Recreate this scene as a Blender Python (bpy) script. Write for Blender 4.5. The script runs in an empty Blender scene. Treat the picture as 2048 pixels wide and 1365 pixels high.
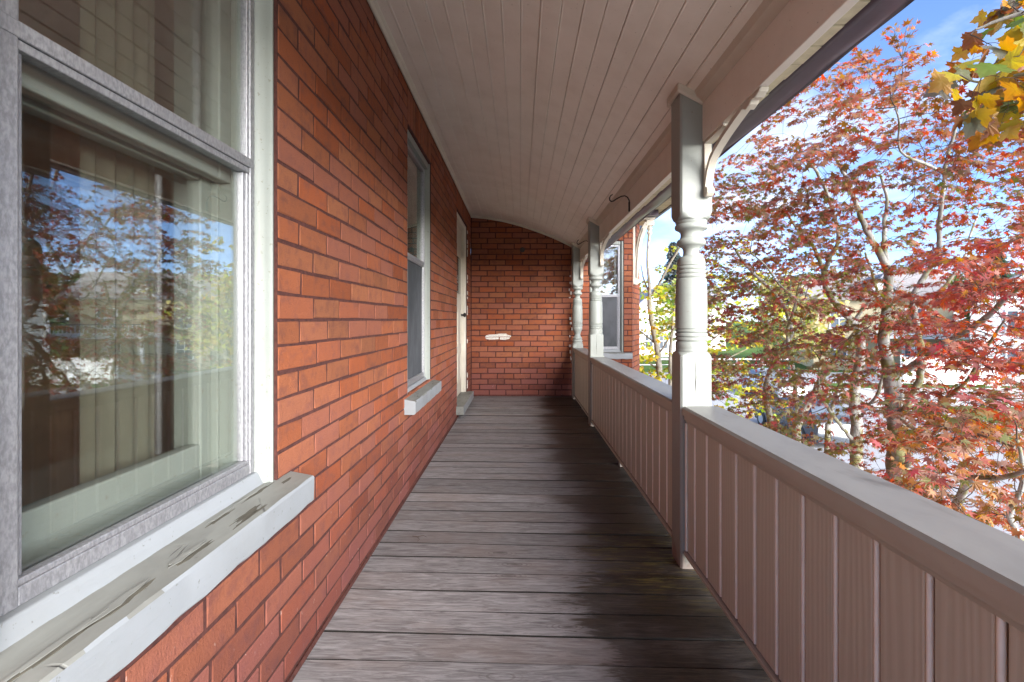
import bpy, bmesh, math, random
import numpy as np
from mathutils import Vector, Matrix

SC = bpy.context.scene
COL = SC.collection
R = random.Random(11)
NR = np.random.default_rng(5)

# ------------------------------------------------------------------ camera
VX, VY, F = 1040.0, 639.0, 1000.0          # vanishing point and focal length in photo pixels (2048 x 1365)
cam_d = bpy.data.cameras.new('camera')
cam_d.sensor_width = 36.0
cam_d.lens = 36.0 * F / 2048.0
cam_d.shift_x = -(VX - 1024.0) / 2048.0
cam_d.shift_y = -(682.5 - VY) / 2048.0
cam_d.clip_start = 0.02
cam_d.clip_end = 3000
cam = bpy.data.objects.new('camera', cam_d)
cam.location = (0, 0, 1.0)
cam.rotation_euler = (math.radians(90), 0, 0)
COL.objects.link(cam)
SC.camera = cam

# ------------------------------------------------------------------ sun and sky
SUN = Vector((0.55, -0.76, 0.27)).normalized()      # towards the sun
SUN_EL = math.asin(SUN.z)
SUN_AZ = math.atan2(SUN.x, SUN.y)
sl = bpy.data.lights.new('sun', 'SUN')
sl.energy = 1.5
sl.angle = math.radians(50)
sl.color = (1.0, 0.965, 0.92)
so = bpy.data.objects.new('sun', sl)
so.rotation_euler = SUN.to_track_quat('Z', 'Y').to_euler()
so.location = (20, -20, 20)
COL.objects.link(so)

w = bpy.data.worlds.new('World')
SC.world = w
w.use_nodes = True
wn, wl = w.node_tree.nodes, w.node_tree.links
wn.clear()
w_out = wn.new('ShaderNodeOutputWorld')
w_bg = wn.new('ShaderNodeBackground')
w_bg.inputs['Strength'].default_value = 0.05
w_sky = wn.new('ShaderNodeTexSky')
w_sky.sky_type = 'NISHITA'
w_sky.sun_disc = False
w_sky.sun_elevation = SUN_EL
w_sky.sun_rotation = SUN_AZ
w_sky.dust_density = 0.4
w_sky.ozone_density = 2.5
w_sky.air_density = 0.43
w_tc = wn.new('ShaderNodeTexCoord')
w_sep = wn.new('ShaderNodeSeparateXYZ')
wl.new(w_tc.outputs['Generated'], w_sep.inputs[0])
w_zz = wn.new('ShaderNodeMath'); w_zz.operation = 'ADD'; w_zz.inputs[1].default_value = 0.22
w_zm = wn.new('ShaderNodeMath'); w_zm.operation = 'MAXIMUM'; w_zm.inputs[1].default_value = 0.05
wl.new(w_sep.outputs['Z'], w_zm.inputs[0]); wl.new(w_zm.outputs[0], w_zz.inputs[0])
w_dx = wn.new('ShaderNodeMath'); w_dx.operation = 'DIVIDE'
w_dy = wn.new('ShaderNodeMath'); w_dy.operation = 'DIVIDE'
wl.new(w_sep.outputs['X'], w_dx.inputs[0]); wl.new(w_zz.outputs[0], w_dx.inputs[1])
wl.new(w_sep.outputs['Y'], w_dy.inputs[0]); wl.new(w_zz.outputs[0], w_dy.inputs[1])
w_cmb = wn.new('ShaderNodeCombineXYZ')
wl.new(w_dx.outputs[0], w_cmb.inputs[0]); wl.new(w_dy.outputs[0], w_cmb.inputs[1])
w_ns = wn.new('ShaderNodeTexNoise')
w_ns.inputs['Scale'].default_value = 1.5
w_ns.inputs['Detail'].default_value = 7
w_ns.inputs['Roughness'].default_value = 0.55
wl.new(w_cmb.outputs[0], w_ns.inputs['Vector'])
w_rp = wn.new('ShaderNodeValToRGB')
w_rp.color_ramp.elements[0].position = 0.45
w_rp.color_ramp.elements[1].position = 0.70
wl.new(w_ns.outputs['Fac'], w_rp.inputs[0])
w_cf = wn.new('ShaderNodeMath'); w_cf.operation = 'MULTIPLY'; w_cf.inputs[1].default_value = 0.85
wl.new(w_rp.outputs[0], w_cf.inputs[0])
w_mix = wn.new('ShaderNodeMix'); w_mix.data_type = 'RGBA'
w_mix.inputs[7].default_value = (2.7, 2.85, 3.1, 1)
wl.new(w_cf.outputs[0], w_mix.inputs[0])
wl.new(w_sky.outputs[0], w_mix.inputs[6])
wl.new(w_mix.outputs[2], w_bg.inputs['Color'])
wl.new(w_bg.outputs[0], w_out.inputs[0])

SC.view_settings.view_transform = 'Standard'
SC.view_settings.look = 'None'
SC.view_settings.gamma = 1
SC.view_settings.use_curve_mapping = False
SC.view_settings.exposure = 3.62
SC.render.engine = 'CYCLES'
cy = SC.cycles
cy.use_denoising = True
cy.max_bounces = 12
cy.diffuse_bounces = 8
cy.glossy_bounces = 4
cy.transparent_max_bounces = 16
cy.caustics_reflective = False
cy.caustics_refractive = False

# ------------------------------------------------------------------ helpers
WM = {}                                             # world matrix of each object made here


def P3(px, py, Y):
    """photo pixel at distance Y -> point in the place"""
    return Vector(((px - VX) / F * Y, Y, 1 + (VY - py) / F * Y))


class MB:
    """collects shapes for ONE mesh; T maps local coordinates"""

    def __init__(self, T=None):
        self.v, self.f, self.T = [], [], T

    def add(self, pts, faces):
        n = len(self.v)
        if self.T:
            pts = [self.T(*p) for p in pts]
        self.v += [tuple(p) for p in pts]
        self.f += [tuple(i + n for i in fc) for fc in faces]

    def box(self, x0, x1, y0, y1, z0, z1):
        self.add([(x0, y0, z0), (x1, y0, z0), (x1, y1, z0), (x0, y1, z0), (x0, y0, z1), (x1, y0, z1), (x1, y1, z1), (x0, y1, z1)],
                 [(3, 2, 1, 0), (4, 5, 6, 7), (0, 1, 5, 4), (1, 2, 6, 5), (2, 3, 7, 6), (3, 0, 4, 7)])
        return self

    def prism(self, prof, axis, a0, a1):
        """closed 2D profile swept along an axis; profile gives the two other coordinates in xyz order"""
        n = len(prof)

        def pt(p, a):
            q = list(p)
            q.insert(axis, a)
            return tuple(q)
        pts = [pt(p, a0) for p in prof] + [pt(p, a1) for p in prof]
        fs = [(i, (i + 1) % n, n + (i + 1) % n, n + i) for i in range(n)]
        fs += [tuple(range(n - 1, -1, -1)), tuple(range(n, 2 * n))]
        self.add(pts, fs)
        return self

    def strip(self, lo, hi, axis, a0, a1):
        """band between two polylines (2D), swept along axis: a chain of hexahedra sharing faces"""
        n = len(lo)

        def pt(p, a):
            q = list(p)
            q.insert(axis, a)
            return tuple(q)
        pts = [pt(p, a0) for p in lo] + [pt(p, a0) for p in hi] + [pt(p, a1) for p in lo] + [pt(p, a1) for p in hi]
        fs = []
        for i in range(n - 1):
            a, b, c, d = i, i + 1, n + i + 1, n + i
            fs.append((a, b, c, d))
            fs.append((2 * n + d, 2 * n + c, 2 * n + b, 2 * n + a))
            fs.append((a, 2 * n + a, 2 * n + b, b))
            fs.append((d, c, 2 * n + c, 2 * n + d))
        fs.append((0, n, 3 * n, 2 * n))
        fs.append((n - 1, 3 * n - 1, 4 * n - 1, 2 * n - 1))
        self.add(pts, fs)
        return self

    def tube(self, pts, rad, n=8, caps=True):
        pts = [Vector(p) for p in pts]
        m = len(pts)
        if not hasattr(rad, '__len__'):
            rad = [rad] * m
        ref = Vector((0.3, 0.2, 0.93))
        vs = []
        for i, p in enumerate(pts):
            d = (pts[min(i + 1, m - 1)] - pts[max(i - 1, 0)])
            d = d.normalized() if d.length > 1e-9 else Vector((0, 0, 1))
            s = d.cross(ref)
            if s.length < 0.1:
                s = d.cross(Vector((1, 0, 0)))
            s.normalize()
            t = s.cross(d)
            for k in range(n):
                a = 2 * math.pi * k / n
                vs.append(tuple(p + (s * math.cos(a) + t * math.sin(a)) * rad[i]))
        fs = []
        for i in range(m - 1):
            for k in range(n):
                fs.append((i * n + k, i * n + (k + 1) % n, (i + 1) * n + (k + 1) % n, (i + 1) * n + k))
        if caps:
            fs.append(tuple(range(n - 1, -1, -1)))
            fs.append(tuple(range((m - 1) * n, m * n)))
        self.add(vs, fs)
        return self

    def lathe(self, prof, cx, cy, n=32, half=None):
        """rings (r, z); with half given the section is a square of that half width clipped by radius r"""
        vs = []
        for (r, z) in prof:
            for k in range(n):
                a = 2 * math.pi * (k + 0.5) / n
                rr = r
                if half:
                    rr = min(half / max(abs(math.cos(a)), abs(math.sin(a))), r)
                vs.append((cx + rr * math.cos(a), cy + rr * math.sin(a), z))
        m = len(prof)
        fs = []
        for i in range(m - 1):
            for k in range(n):
                fs.append((i * n + k, i * n + (k + 1) % n, (i + 1) * n + (k + 1) % n, (i + 1) * n + k))
        fs.append(tuple(range(n - 1, -1, -1)))
        fs.append(tuple(range((m - 1) * n, m * n)))
        self.add(vs, fs)
        return self

    def mesh(self, name):
        me = bpy.data.meshes.new(name)
        me.from_pydata(self.v, [], self.f)
        bm = bmesh.new()
        bm.from_mesh(me)
        bmesh.ops.recalc_face_normals(bm, faces=bm.faces[:])
        bm.to_mesh(me)
        bm.free()
        return me


def tag(o, label=None, cat=None, group=None, kind=None):
    if label: o['label'] = label
    if cat: o['category'] = cat
    if group: o['group'] = group
    if kind: o['kind'] = kind
    return o


def place(o, parent, M):
    COL.objects.link(o)
    WM[o.name] = M
    if parent is not None:
        o.parent = parent
        o.matrix_parent_inverse = WM[parent.name].inverted()
    o.matrix_basis = M
    return o


def smooth_by_angle(me, ang):
    bm = bmesh.new()
    bm.from_mesh(me)
    for f in bm.faces:
        f.smooth = True
    ca = math.radians(ang)
    for e in bm.edges:
        e.smooth = not (len(e.link_faces) == 2 and e.calc_face_angle(0) > ca)
    bm.to_mesh(me)
    bm.free()


def obj(name, mb, mat, parent=None, bevel=0.0, smooth=None, M=None, seg=2):
    me = mb if isinstance(mb, bpy.types.Mesh) else mb.mesh(name)
    if mat is not None and not me.materials:
        me.materials.append(mat)
    if smooth:
        smooth_by_angle(me, smooth)
    o = bpy.data.objects.new(name, me)
    place(o, parent, M if M is not None else Matrix.Identity(4))
    if bevel:
        b = o.modifiers.new('edge', 'BEVEL')
        b.width = bevel
        b.segments = seg
        b.limit_method = 'ANGLE'
        b.angle_limit = math.radians(40)
    return o


def empty(name, loc, label=None, cat=None, group=None, kind=None):
    o = bpy.data.objects.new(name, None)
    place(o, None, Matrix.Translation(Vector(loc)))
    return tag(o, label, cat, group, kind)


# ------------------------------------------------------------------ materials
class NT:
    def __init__(self, name, rough=0.7, metal=0.0, spec=0.5):
        self.m = bpy.data.materials.new(name)
        self.m.use_nodes = True
        self.n, self.l = self.m.node_tree.nodes, self.m.node_tree.links
        self.b = self.n['Principled BSDF']
        self.out = self.n['Material Output']
        self.b.inputs['Roughness'].default_value = rough
        self.b.inputs['Metallic'].default_value = metal
        self.b.inputs['Specular IOR Level'].default_value = spec
        self.geo = self.n.new('ShaderNodeNewGeometry')
        self.pos = self.geo.outputs['Position']

    def link(self, a, b):
        self.l.new(a, b)

    def val(self, v, sock):
        if isinstance(v, bpy.types.NodeSocket):
            self.l.new(v, sock)
        elif v is not None:
            sock.default_value = v

    def math(self, op, a, b=None, clamp=False):
        n = self.n.new('ShaderNodeMath')
        n.operation = op
        n.use_clamp = clamp
        self.val(a, n.inputs[0])
        if b is not None: self.val(b, n.inputs[1])
        return n.outputs[0]

    def scale(self, s, off=None, src=None):
        n = self.n.new('ShaderNodeMapping')
        n.inputs['Scale'].default_value = s
        self.l.new(src or self.pos, n.inputs[0])
        if off is not None:
            c = self.n.new('ShaderNodeCombineXYZ')
            for i in range(3): self.l.new(off, c.inputs[i])
            self.l.new(c.outputs[0], n.inputs['Location'])
        return n.outputs[0]

    def noise(self, vec, sc, det=4, rough=0.55, dist=0.0):
        n = self.n.new('ShaderNodeTexNoise')
        self.l.new(vec, n.inputs['Vector'])
        n.inputs['Scale'].default_value = sc
        n.inputs['Detail'].default_value = det
        n.inputs['Roughness'].default_value = rough
        n.inputs['Distortion'].default_value = dist
        return n.outputs['Fac']

    def voro(self, vec, sc, feature='F1'):
        n = self.n.new('ShaderNodeTexVoronoi')
        n.feature = feature
        self.l.new(vec, n.inputs['Vector'])
        n.inputs['Scale'].default_value = sc
        return n.outputs['Distance']

    def ramp(self, fac, lo, hi):
        n = self.n.new('ShaderNodeMapRange')
        n.interpolation_type = 'SMOOTHSTEP'
        self.l.new(fac, n.inputs[0])
        n.inputs[1].default_value = lo
        n.inputs[2].default_value = hi
        return n.outputs[0]

    def mix(self, fac, a, b):
        n = self.n.new('ShaderNodeMix')
        n.data_type = 'RGBA'
        self.val(fac, n.inputs[0])
        for v, s in ((a, n.inputs[6]), (b, n.inputs[7])):
            if isinstance(v, bpy.types.NodeSocket): self.l.new(v, s)
            else: s.default_value = (v[0], v[1], v[2], 1)
        return n.outputs[2]

    def hsv(self, col, h=None, s=None, v=None):
        n = self.n.new('ShaderNodeHueSaturation')
        self.l.new(col, n.inputs['Color'])
        self.val(h, n.inputs['Hue']); self.val(s, n.inputs['Saturation']); self.val(v, n.inputs['Value'])
        return n.outputs[0]

    def xyz(self):
        n = self.n.new('ShaderNodeSeparateXYZ')
        self.l.new(self.pos, n.inputs[0])
        return n.outputs

    def rand(self):
        """random number per object and per separate piece"""
        oi = self.n.new('ShaderNodeObjectInfo')
        return self.math('FRACT', self.math('ADD', oi.outputs['Random'], self.geo.outputs['Random Per Island']))

    def color(self, c):
        if isinstance(c, bpy.types.NodeSocket): self.l.new(c, self.b.inputs['Base Color'])
        else: self.b.inputs['Base Color'].default_value = (c[0], c[1], c[2], 1)
        return self

    def bump(self, h, strength=0.3, dist=0.01):
        n = self.n.new('ShaderNodeBump')
        n.inputs['Strength'].default_value = strength
        n.inputs['Distance'].default_value = dist
        self.l.new(h, n.inputs['Height'])
        self.l.new(n.outputs[0], self.b.inputs['Normal'])
        return self

    def rough(self, r):
        self.val(r, self.b.inputs['Roughness'])
        return self


def m_brick(name='red_brick', hue=(0.295, 0.078, 0.029)):
    t = NT(name, 0.85, 0, 0.25)
    r = t.rand()
    big = t.noise(t.pos, 3.0, 3)
    mid = t.noise(t.pos, 22, 5, 0.6)
    fine = t.noise(t.pos, 160, 4, 0.7)
    wn_ = t.n.new('ShaderNodeTexWhiteNoise'); wn_.noise_dimensions = '1D'
    t.link(r, wn_.inputs['W'])
    r2 = wn_.outputs['Value']
    c = t.mix(r, hue, (hue[0] * 1.0, hue[1] * 1.4, hue[2] * 1.8))
    c = t.mix(t.ramp(r2, 0.5, 0.95), c, (0.21, 0.074, 0.045))
    c = t.mix(t.math('MULTIPLY', t.ramp(t.math('ADD', t.math('MULTIPLY', mid, .6), t.math('MULTIPLY', t.noise(t.scale((1, 1, 2.2)), 9, 4, .65), .4)), 0.46, 0.66), 0.75), c, (0.175, 0.064, 0.046))
    c = t.mix(t.math('MULTIPLY', t.ramp(fine, 0.66, 0.76), 0.55), c, (0.42, 0.24, 0.17))
    c = t.mix(t.math('MULTIPLY', t.ramp(fine, 0.40, 0.28), 0.7), c, (0.07, 0.028, 0.02))
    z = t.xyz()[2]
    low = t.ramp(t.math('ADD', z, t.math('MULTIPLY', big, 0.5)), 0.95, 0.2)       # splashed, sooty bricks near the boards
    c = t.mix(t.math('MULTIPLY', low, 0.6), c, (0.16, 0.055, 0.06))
    lime = t.math('MULTIPLY', t.ramp(t.noise(t.scale((1, 1, 0.35)), 55, 3, 0.7), 0.665, 0.72), t.ramp(z, 0.6, 0.2))
    c = t.mix(t.math('MULTIPLY', lime, 0.5), c, (0.5, 0.42, 0.38))
    c = t.hsv(c, None, None, t.math('ADD', t.math('MULTIPLY', r2, 0.5), 0.72))
    t.color(c)
    t.bump(t.math('ADD', t.math('MULTIPLY', mid, 0.8), t.math('MULTIPLY', fine, 0.8)), 0.7, 0.006)
    return t.m


def m_plain(name, col, rough=0.7, metal=0.0, nz=30, amt=0.18, bump=0.15, dark=None, spec=0.4, stretch=(1, 1, 1)):
    t = NT(name, rough, metal, spec)
    v = t.scale(stretch)
    n1 = t.noise(v, nz, 5, 0.6)
    n2 = t.noise(v, nz * 0.13, 3)
    c = t.mix(t.ramp(n1, 0.3, 0.7), [x * (1 - amt) for x in col], [min(1, x * (1 + amt * 0.6)) for x in col])
    c = t.mix(t.math('MULTIPLY', t.ramp(n2, 0.45, 0.75), 0.4), c, dark or [x * 0.75 for x in col])
    t.color(c)
    if bump: t.bump(n1, bump, 0.004)
    return t.m


def m_paint(name, col, wear=(0.30, 0.27, 0.23), amount=0.7, rough=0.5, low_wear=False, grain=(3, 3, 30), crackle=True):
    """old brush paint with dirt, hair cracks and bare spots"""
    t = NT(name, rough, 0, 0.4)
    gr = t.noise(t.scale(grain), 6, 5, 0.6)
    bl = t.noise(t.pos, 5, 4, 0.6)
    sp = t.noise(t.pos, 70, 3, 0.65)
    c = t.mix(t.ramp(bl, 0.35, 0.75), col, [col[0] * 0.91, col[1] * 0.90, col[2] * 0.88])
    c = t.mix(t.math('MULTIPLY', t.ramp(gr, 0.55, 0.8), 0.25), c, [x * 0.75 for x in col])
    th = t.math('MULTIPLY', t.ramp(sp, amount, amount + 0.05), 0.75)
    if low_wear:
        z = t.xyz()[2]
        low = t.ramp(t.math('ADD', z, t.math('MULTIPLY', t.noise(t.scale((1, 1, 0.4)), 28, 4, 0.7), 0.28)), 0.2, 0.12)
        th = t.math('MAXIMUM', th, low)
    c = t.mix(th, c, wear)
    t.color(c)
    h = t.math('ADD', t.math('MULTIPLY', gr, 0.5), t.math('MULTIPLY', sp, 0.5))
    t.bump(h, 0.28, 0.003)
    return t.m


def m_floor():
    t = NT('weathered_boards', 0.62, 0, 0.4)
    oi = t.n.new('ShaderNodeObjectInfo')
    rnd = oi.outputs['Random']
    off = t.math('MULTIPLY', rnd, 37.0)
    v = t.scale((1.5, 13, 1), off)
    g1 = t.noise(v, 5.5, 8, 0.68, 1.2)
    g2 = t.noise(t.scale((1.2, 40, 1), off), 9, 4, 0.7, 0.6)
    bl = t.noise(t.scale((1.0, 1.8, 1), off), 2.6, 4, 0.6)
    c = t.mix(t.ramp(g1, 0.32, 0.68), (0.125, 0.117, 0.118), (0.30, 0.29, 0.292))
    c = t.mix(t.math('MULTIPLY', t.ramp(bl, 0.45, 0.7), 0.45), c, (0.19, 0.145, 0.125))
    c = t.mix(t.math('MULTIPLY', t.ramp(g2, 0.6, 0.72), 0.6), c, (0.045, 0.035, 0.03))
    kv = t.voro(t.scale((2.2, 5.5, 1), off), 1.25)
    kn = t.ramp(kv, 0.115, 0.05)
    ring = t.math('MULTIPLY', t.ramp(t.math('SINE', t.math('MULTIPLY', kv, 130)), 0.2, 0.9), t.ramp(kv, 0.28, 0.09))
    c = t.mix(t.math('MULTIPLY', ring, 0.5), c, (0.06, 0.045, 0.04))
    c = t.mix(t.math('MULTIPLY', kn, 0.85), c, (0.04, 0.028, 0.022))
    c = t.hsv(c, None, None, t.math('ADD', t.math('MULTIPLY', rnd, 0.42), 0.80))
    x, y, z = t.xyz()
    # rain-soaked black strip along the balustrade with a little moss
    wob = t.math('MULTIPLY', t.math('SUBTRACT', t.noise(t.scale((1.0, 2.2, 1)), 1.6, 4, 0.6), 0.5), 0.55)
    wob2 = t.math('ADD', t.math('MULTIPLY', t.math('SUBTRACT', g1, 0.5), 0.75), t.math('MULTIPLY', t.math('SUBTRACT', rnd, 0.5), 0.17))
    wet = t.ramp(t.math('ADD', t.math('ADD', x, wob), wob2), 0.23, 0.34)
    patch = t.ramp(t.noise(t.scale((1.5, 2.5, 1)), 2.2, 3), 0.72, 0.42)
    wet = t.math('MULTIPLY', wet, t.math('ADD', t.math('MULTIPLY', patch, 0.25), 0.74))
    c = t.mix(wet, c, t.mix(t.ramp(g1, 0.35, 0.7), (0.018, 0.013, 0.009), (0.066, 0.048, 0.034)))
    dy = t.math('ABSOLUTE', t.math('SUBTRACT', y, 2.12))
    ms = t.math('MULTIPLY', t.ramp(dy, 0.45, 0.1), t.ramp(t.math('ADD', x, wob), 0.22, 0.5))
    ms = t.math('MULTIPLY', ms, t.ramp(t.noise(t.scale((1.5, 16, 1)), 4.5, 4, 0.7), 0.5, 0.64))
    c = t.mix(t.math('MULTIPLY', ms, 0.9), c, (0.20, 0.17, 0.045))
    t.color(c)
    t.rough(t.math('SUBTRACT', 0.72, t.math('MULTIPLY', wet, 0.22)))
    t.bump(t.math('ADD', g1, t.math('MULTIPLY', g2, 0.8)), 0.45, 0.004)
    return t.m


def m_vinyl():
    t = NT('taupe_vinyl', 0.5, 0, 0.35)
    oi = t.n.new('ShaderNodeObjectInfo')
    off = t.math('MULTIPLY', oi.outputs['Random'], 23.0)
    wv = t.n.new('ShaderNodeTexWave')
    wv.wave_type = 'BANDS'; wv.bands_direction = 'Y'
    wv.inputs['Scale'].default_value = 16
    wv.inputs['Distortion'].default_value = 11
    wv.inputs['Detail'].default_value = 2.5
    wv.inputs['Detail Scale'].default_value = 0.55
    t.link(t.scale((1, 1, 0.10), off), wv.inputs['Vector'])
    f = wv.outputs['Fac']
    c = t.mix(t.ramp(f, 0.25, 0.85), (0.50, 0.505, 0.42), (0.55, 0.555, 0.47))
    bl = t.noise(t.pos, 3.5, 3)
    c = t.mix(t.math('MULTIPLY', bl, 0.3), c, (0.52, 0.50, 0.41))
    t.color(c)
    t.bump(f, 0.16, 0.002)
    return t.m


def m_cap():
    t = NT('taupe_cap', 0.42, 0, 0.45)
    bl = t.noise(t.scale((1, 0.5, 1)), 7, 5, 0.65, 0.4)
    sm = t.noise(t.scale((2.2, 0.7, 1)), 3.1, 4, 0.6, 0.5)
    sp = t.noise(t.pos, 220, 2)
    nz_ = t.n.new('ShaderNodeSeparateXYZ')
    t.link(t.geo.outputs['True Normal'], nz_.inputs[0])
    top_dim = t.ramp(nz_.outputs['Z'], 0.5, 0.9)                      # flat top painted darker than the sides to offset its stronger sky light
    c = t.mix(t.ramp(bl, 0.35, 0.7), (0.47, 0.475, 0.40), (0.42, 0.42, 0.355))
    c = t.mix(top_dim, c, t.mix(t.ramp(bl, 0.35, 0.7), (0.215, 0.21, 0.195), (0.17, 0.166, 0.155)))
    c = t.mix(t.math('MULTIPLY', t.math('MULTIPLY', t.ramp(sm, 0.58, 0.72), 0.7), top_dim), c, (0.085, 0.08, 0.07))
    c = t.mix(t.math('MULTIPLY', t.ramp(sp, 0.72, 0.78), 0.35), c, (0.16, 0.14, 0.12))
    t.color(c)
    t.bump(bl, 0.1, 0.003)
    return t.m


def m_sill_top():
    t = NT('grey_sill_paint', 0.62, 0, 0.35)
    v = t.scale((2.6, 0.75, 2.6))
    bl = t.noise(v, 4, 5, 0.6, 0.5)
    cell = t.voro(t.scale((2.2, 0.8, 2.2), None), 7.5, 'DISTANCE_TO_EDGE')
    x, y, z = t.xyz()
    near = t.ramp(t.math('ADD', x, t.math('MULTIPLY', t.math('SUBTRACT', t.noise(t.pos, 6, 3), 0.5), 0.08)), -0.625, -0.595)
    crack = t.math('MULTIPLY', t.ramp(cell, 0.022, 0.004), t.ramp(t.noise(t.pos, 6, 2), 0.46, 0.6))
    bare = t.math('MULTIPLY', t.ramp(t.noise(v, 11, 4, 0.7, 0.8), 0.60, 0.66), near)
    c = t.mix(t.ramp(bl, 0.3, 0.7), (0.16, 0.16, 0.145), (0.22, 0.225, 0.205))
    c = t.mix(t.math('MULTIPLY', bare, 0.8), c, (0.12, 0.115, 0.09))
    c = t.mix(t.math('MULTIPLY', crack, 0.85), c, (0.04, 0.035, 0.03))
    t.color(c)
    h = t.math('SUBTRACT', t.math('MULTIPLY', bl, 0.8), t.math('ADD', t.math('MULTIPLY', bare, 0.5), crack))
    t.bump(h, 0.6, 0.006)
    return t.m


def m_glass(name='window_glass', base=0.15, tint=(0.965, 0.98, 0.97), k=1.0):
    m = bpy.data.materials.new(name)
    m.use_nodes = True
    n, l = m.node_tree.nodes, m.node_tree.links
    n.clear()
    out = n.new('ShaderNodeOutputMaterial')
    tr = n.new('ShaderNodeBsdfTransparent'); tr.inputs[0].default_value = (*tint, 1)
    gl = n.new('ShaderNodeBsdfGlossy'); gl.inputs['Roughness'].default_value = 0.004
    lw = n.new('ShaderNodeLayerWeight'); lw.inputs[0].default_value = 0.5
    p = n.new('ShaderNodeMath'); p.operation = 'POWER'; p.inputs[1].default_value = 4.2
    l.new(lw.outputs['Facing'], p.inputs[0])
    ma = n.new('ShaderNodeMath'); ma.operation = 'MULTIPLY_ADD'; ma.inputs[1].default_value = 0.9 * k; ma.inputs[2].default_value = base
    ma.use_clamp = True
    l.new(p.outputs[0], ma.inputs[0])
    mx = n.new('ShaderNodeMixShader')
    l.new(ma.outputs[0], mx.inputs[0]); l.new(tr.outputs[0], mx.inputs[1]); l.new(gl.outputs[0], mx.inputs[2])
    geo = n.new('ShaderNodeNewGeometry')
    ns = n.new('ShaderNodeTexNoise'); ns.inputs['Scale'].default_value = 2.2; ns.inputs['Detail'].default_value = 1
    l.new(geo.outputs['Position'], ns.inputs['Vector'])
    bp = n.new('ShaderNodeBump'); bp.inputs['Strength'].default_value = 0.012; bp.inputs['Distance'].default_value = 0.01
    l.new(ns.outputs['Fac'], bp.inputs['Height']); l.new(bp.outputs[0], gl.inputs['Normal'])
    l.new(mx.outputs[0], out.inputs[0])
    return m


def m_leaf(name, trans=0.42):
    """leaf colour is stored per leaf in the mesh; paler below, lets light through"""
    m = bpy.data.materials.new(name)
    m.use_nodes = True
    n, l = m.node_tree.nodes, m.node_tree.links
    n.clear()
    out = n.new('ShaderNodeOutputMaterial')
    at = n.new('ShaderNodeAttribute'); at.attribute_name = 'leaf_color'
    geo = n.new('ShaderNodeNewGeometry')
    under = n.new('ShaderNodeMix'); under.data_type = 'RGBA'
    under.inputs[0].default_value = 0.38
    l.new(at.outputs['Color'], under.inputs[6]); under.inputs[7].default_value = (0.26, 0.20, 0.18, 1)
    cc = n.new('ShaderNodeMix'); cc.data_type = 'RGBA'
    l.new(geo.outputs['Backfacing'], cc.inputs[0]); l.new(at.outputs['Color'], cc.inputs[6]); l.new(under.outputs[2], cc.inputs[7])
    b = n.new('ShaderNodeBsdfPrincipled')
    b.inputs['Roughness'].default_value = 0.5
    b.inputs['Specular IOR Level'].default_value = 0.35
    l.new(cc.outputs[2], b.inputs['Base Color'])
    t = n.new('ShaderNodeBsdfTranslucent')
    hs = n.new('ShaderNodeHueSaturation'); hs.inputs['Saturation'].default_value = 1.15; hs.inputs['Value'].default_value = 1.35
    l.new(at.outputs['Color'], hs.inputs['Color']); l.new(hs.outputs[0], t.inputs[0])
    mx = n.new('ShaderNodeMixShader'); mx.inputs[0].default_value = trans
    l.new(b.outputs[0], mx.inputs[1]); l.new(t.outputs[0], mx.inputs[2])
    l.new(mx.outputs[0], out.inputs[0])
    return m


def m_bark(name, col, moss=0.5):
    t = NT(name, 0.85, 0, 0.2)
    a = t.noise(t.scale((1, 1, 0.35)), 34, 5, 0.65)
    b = t.noise(t.pos, 5.5, 3)
    c = t.mix(t.ramp(a, 0.3, 0.7), [x * 0.55 for x in col], col)
    mo = t.math('MULTIPLY', t.ramp(t.math('ADD', b, t.math('MULTIPLY', a, 0.25)), 0.60, 0.72), moss)
    c = t.mix(mo, c, (0.16, 0.15, 0.03))
    t.color(c)
    t.bump(a, 0.5, 0.006)
    return t.m


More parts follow.
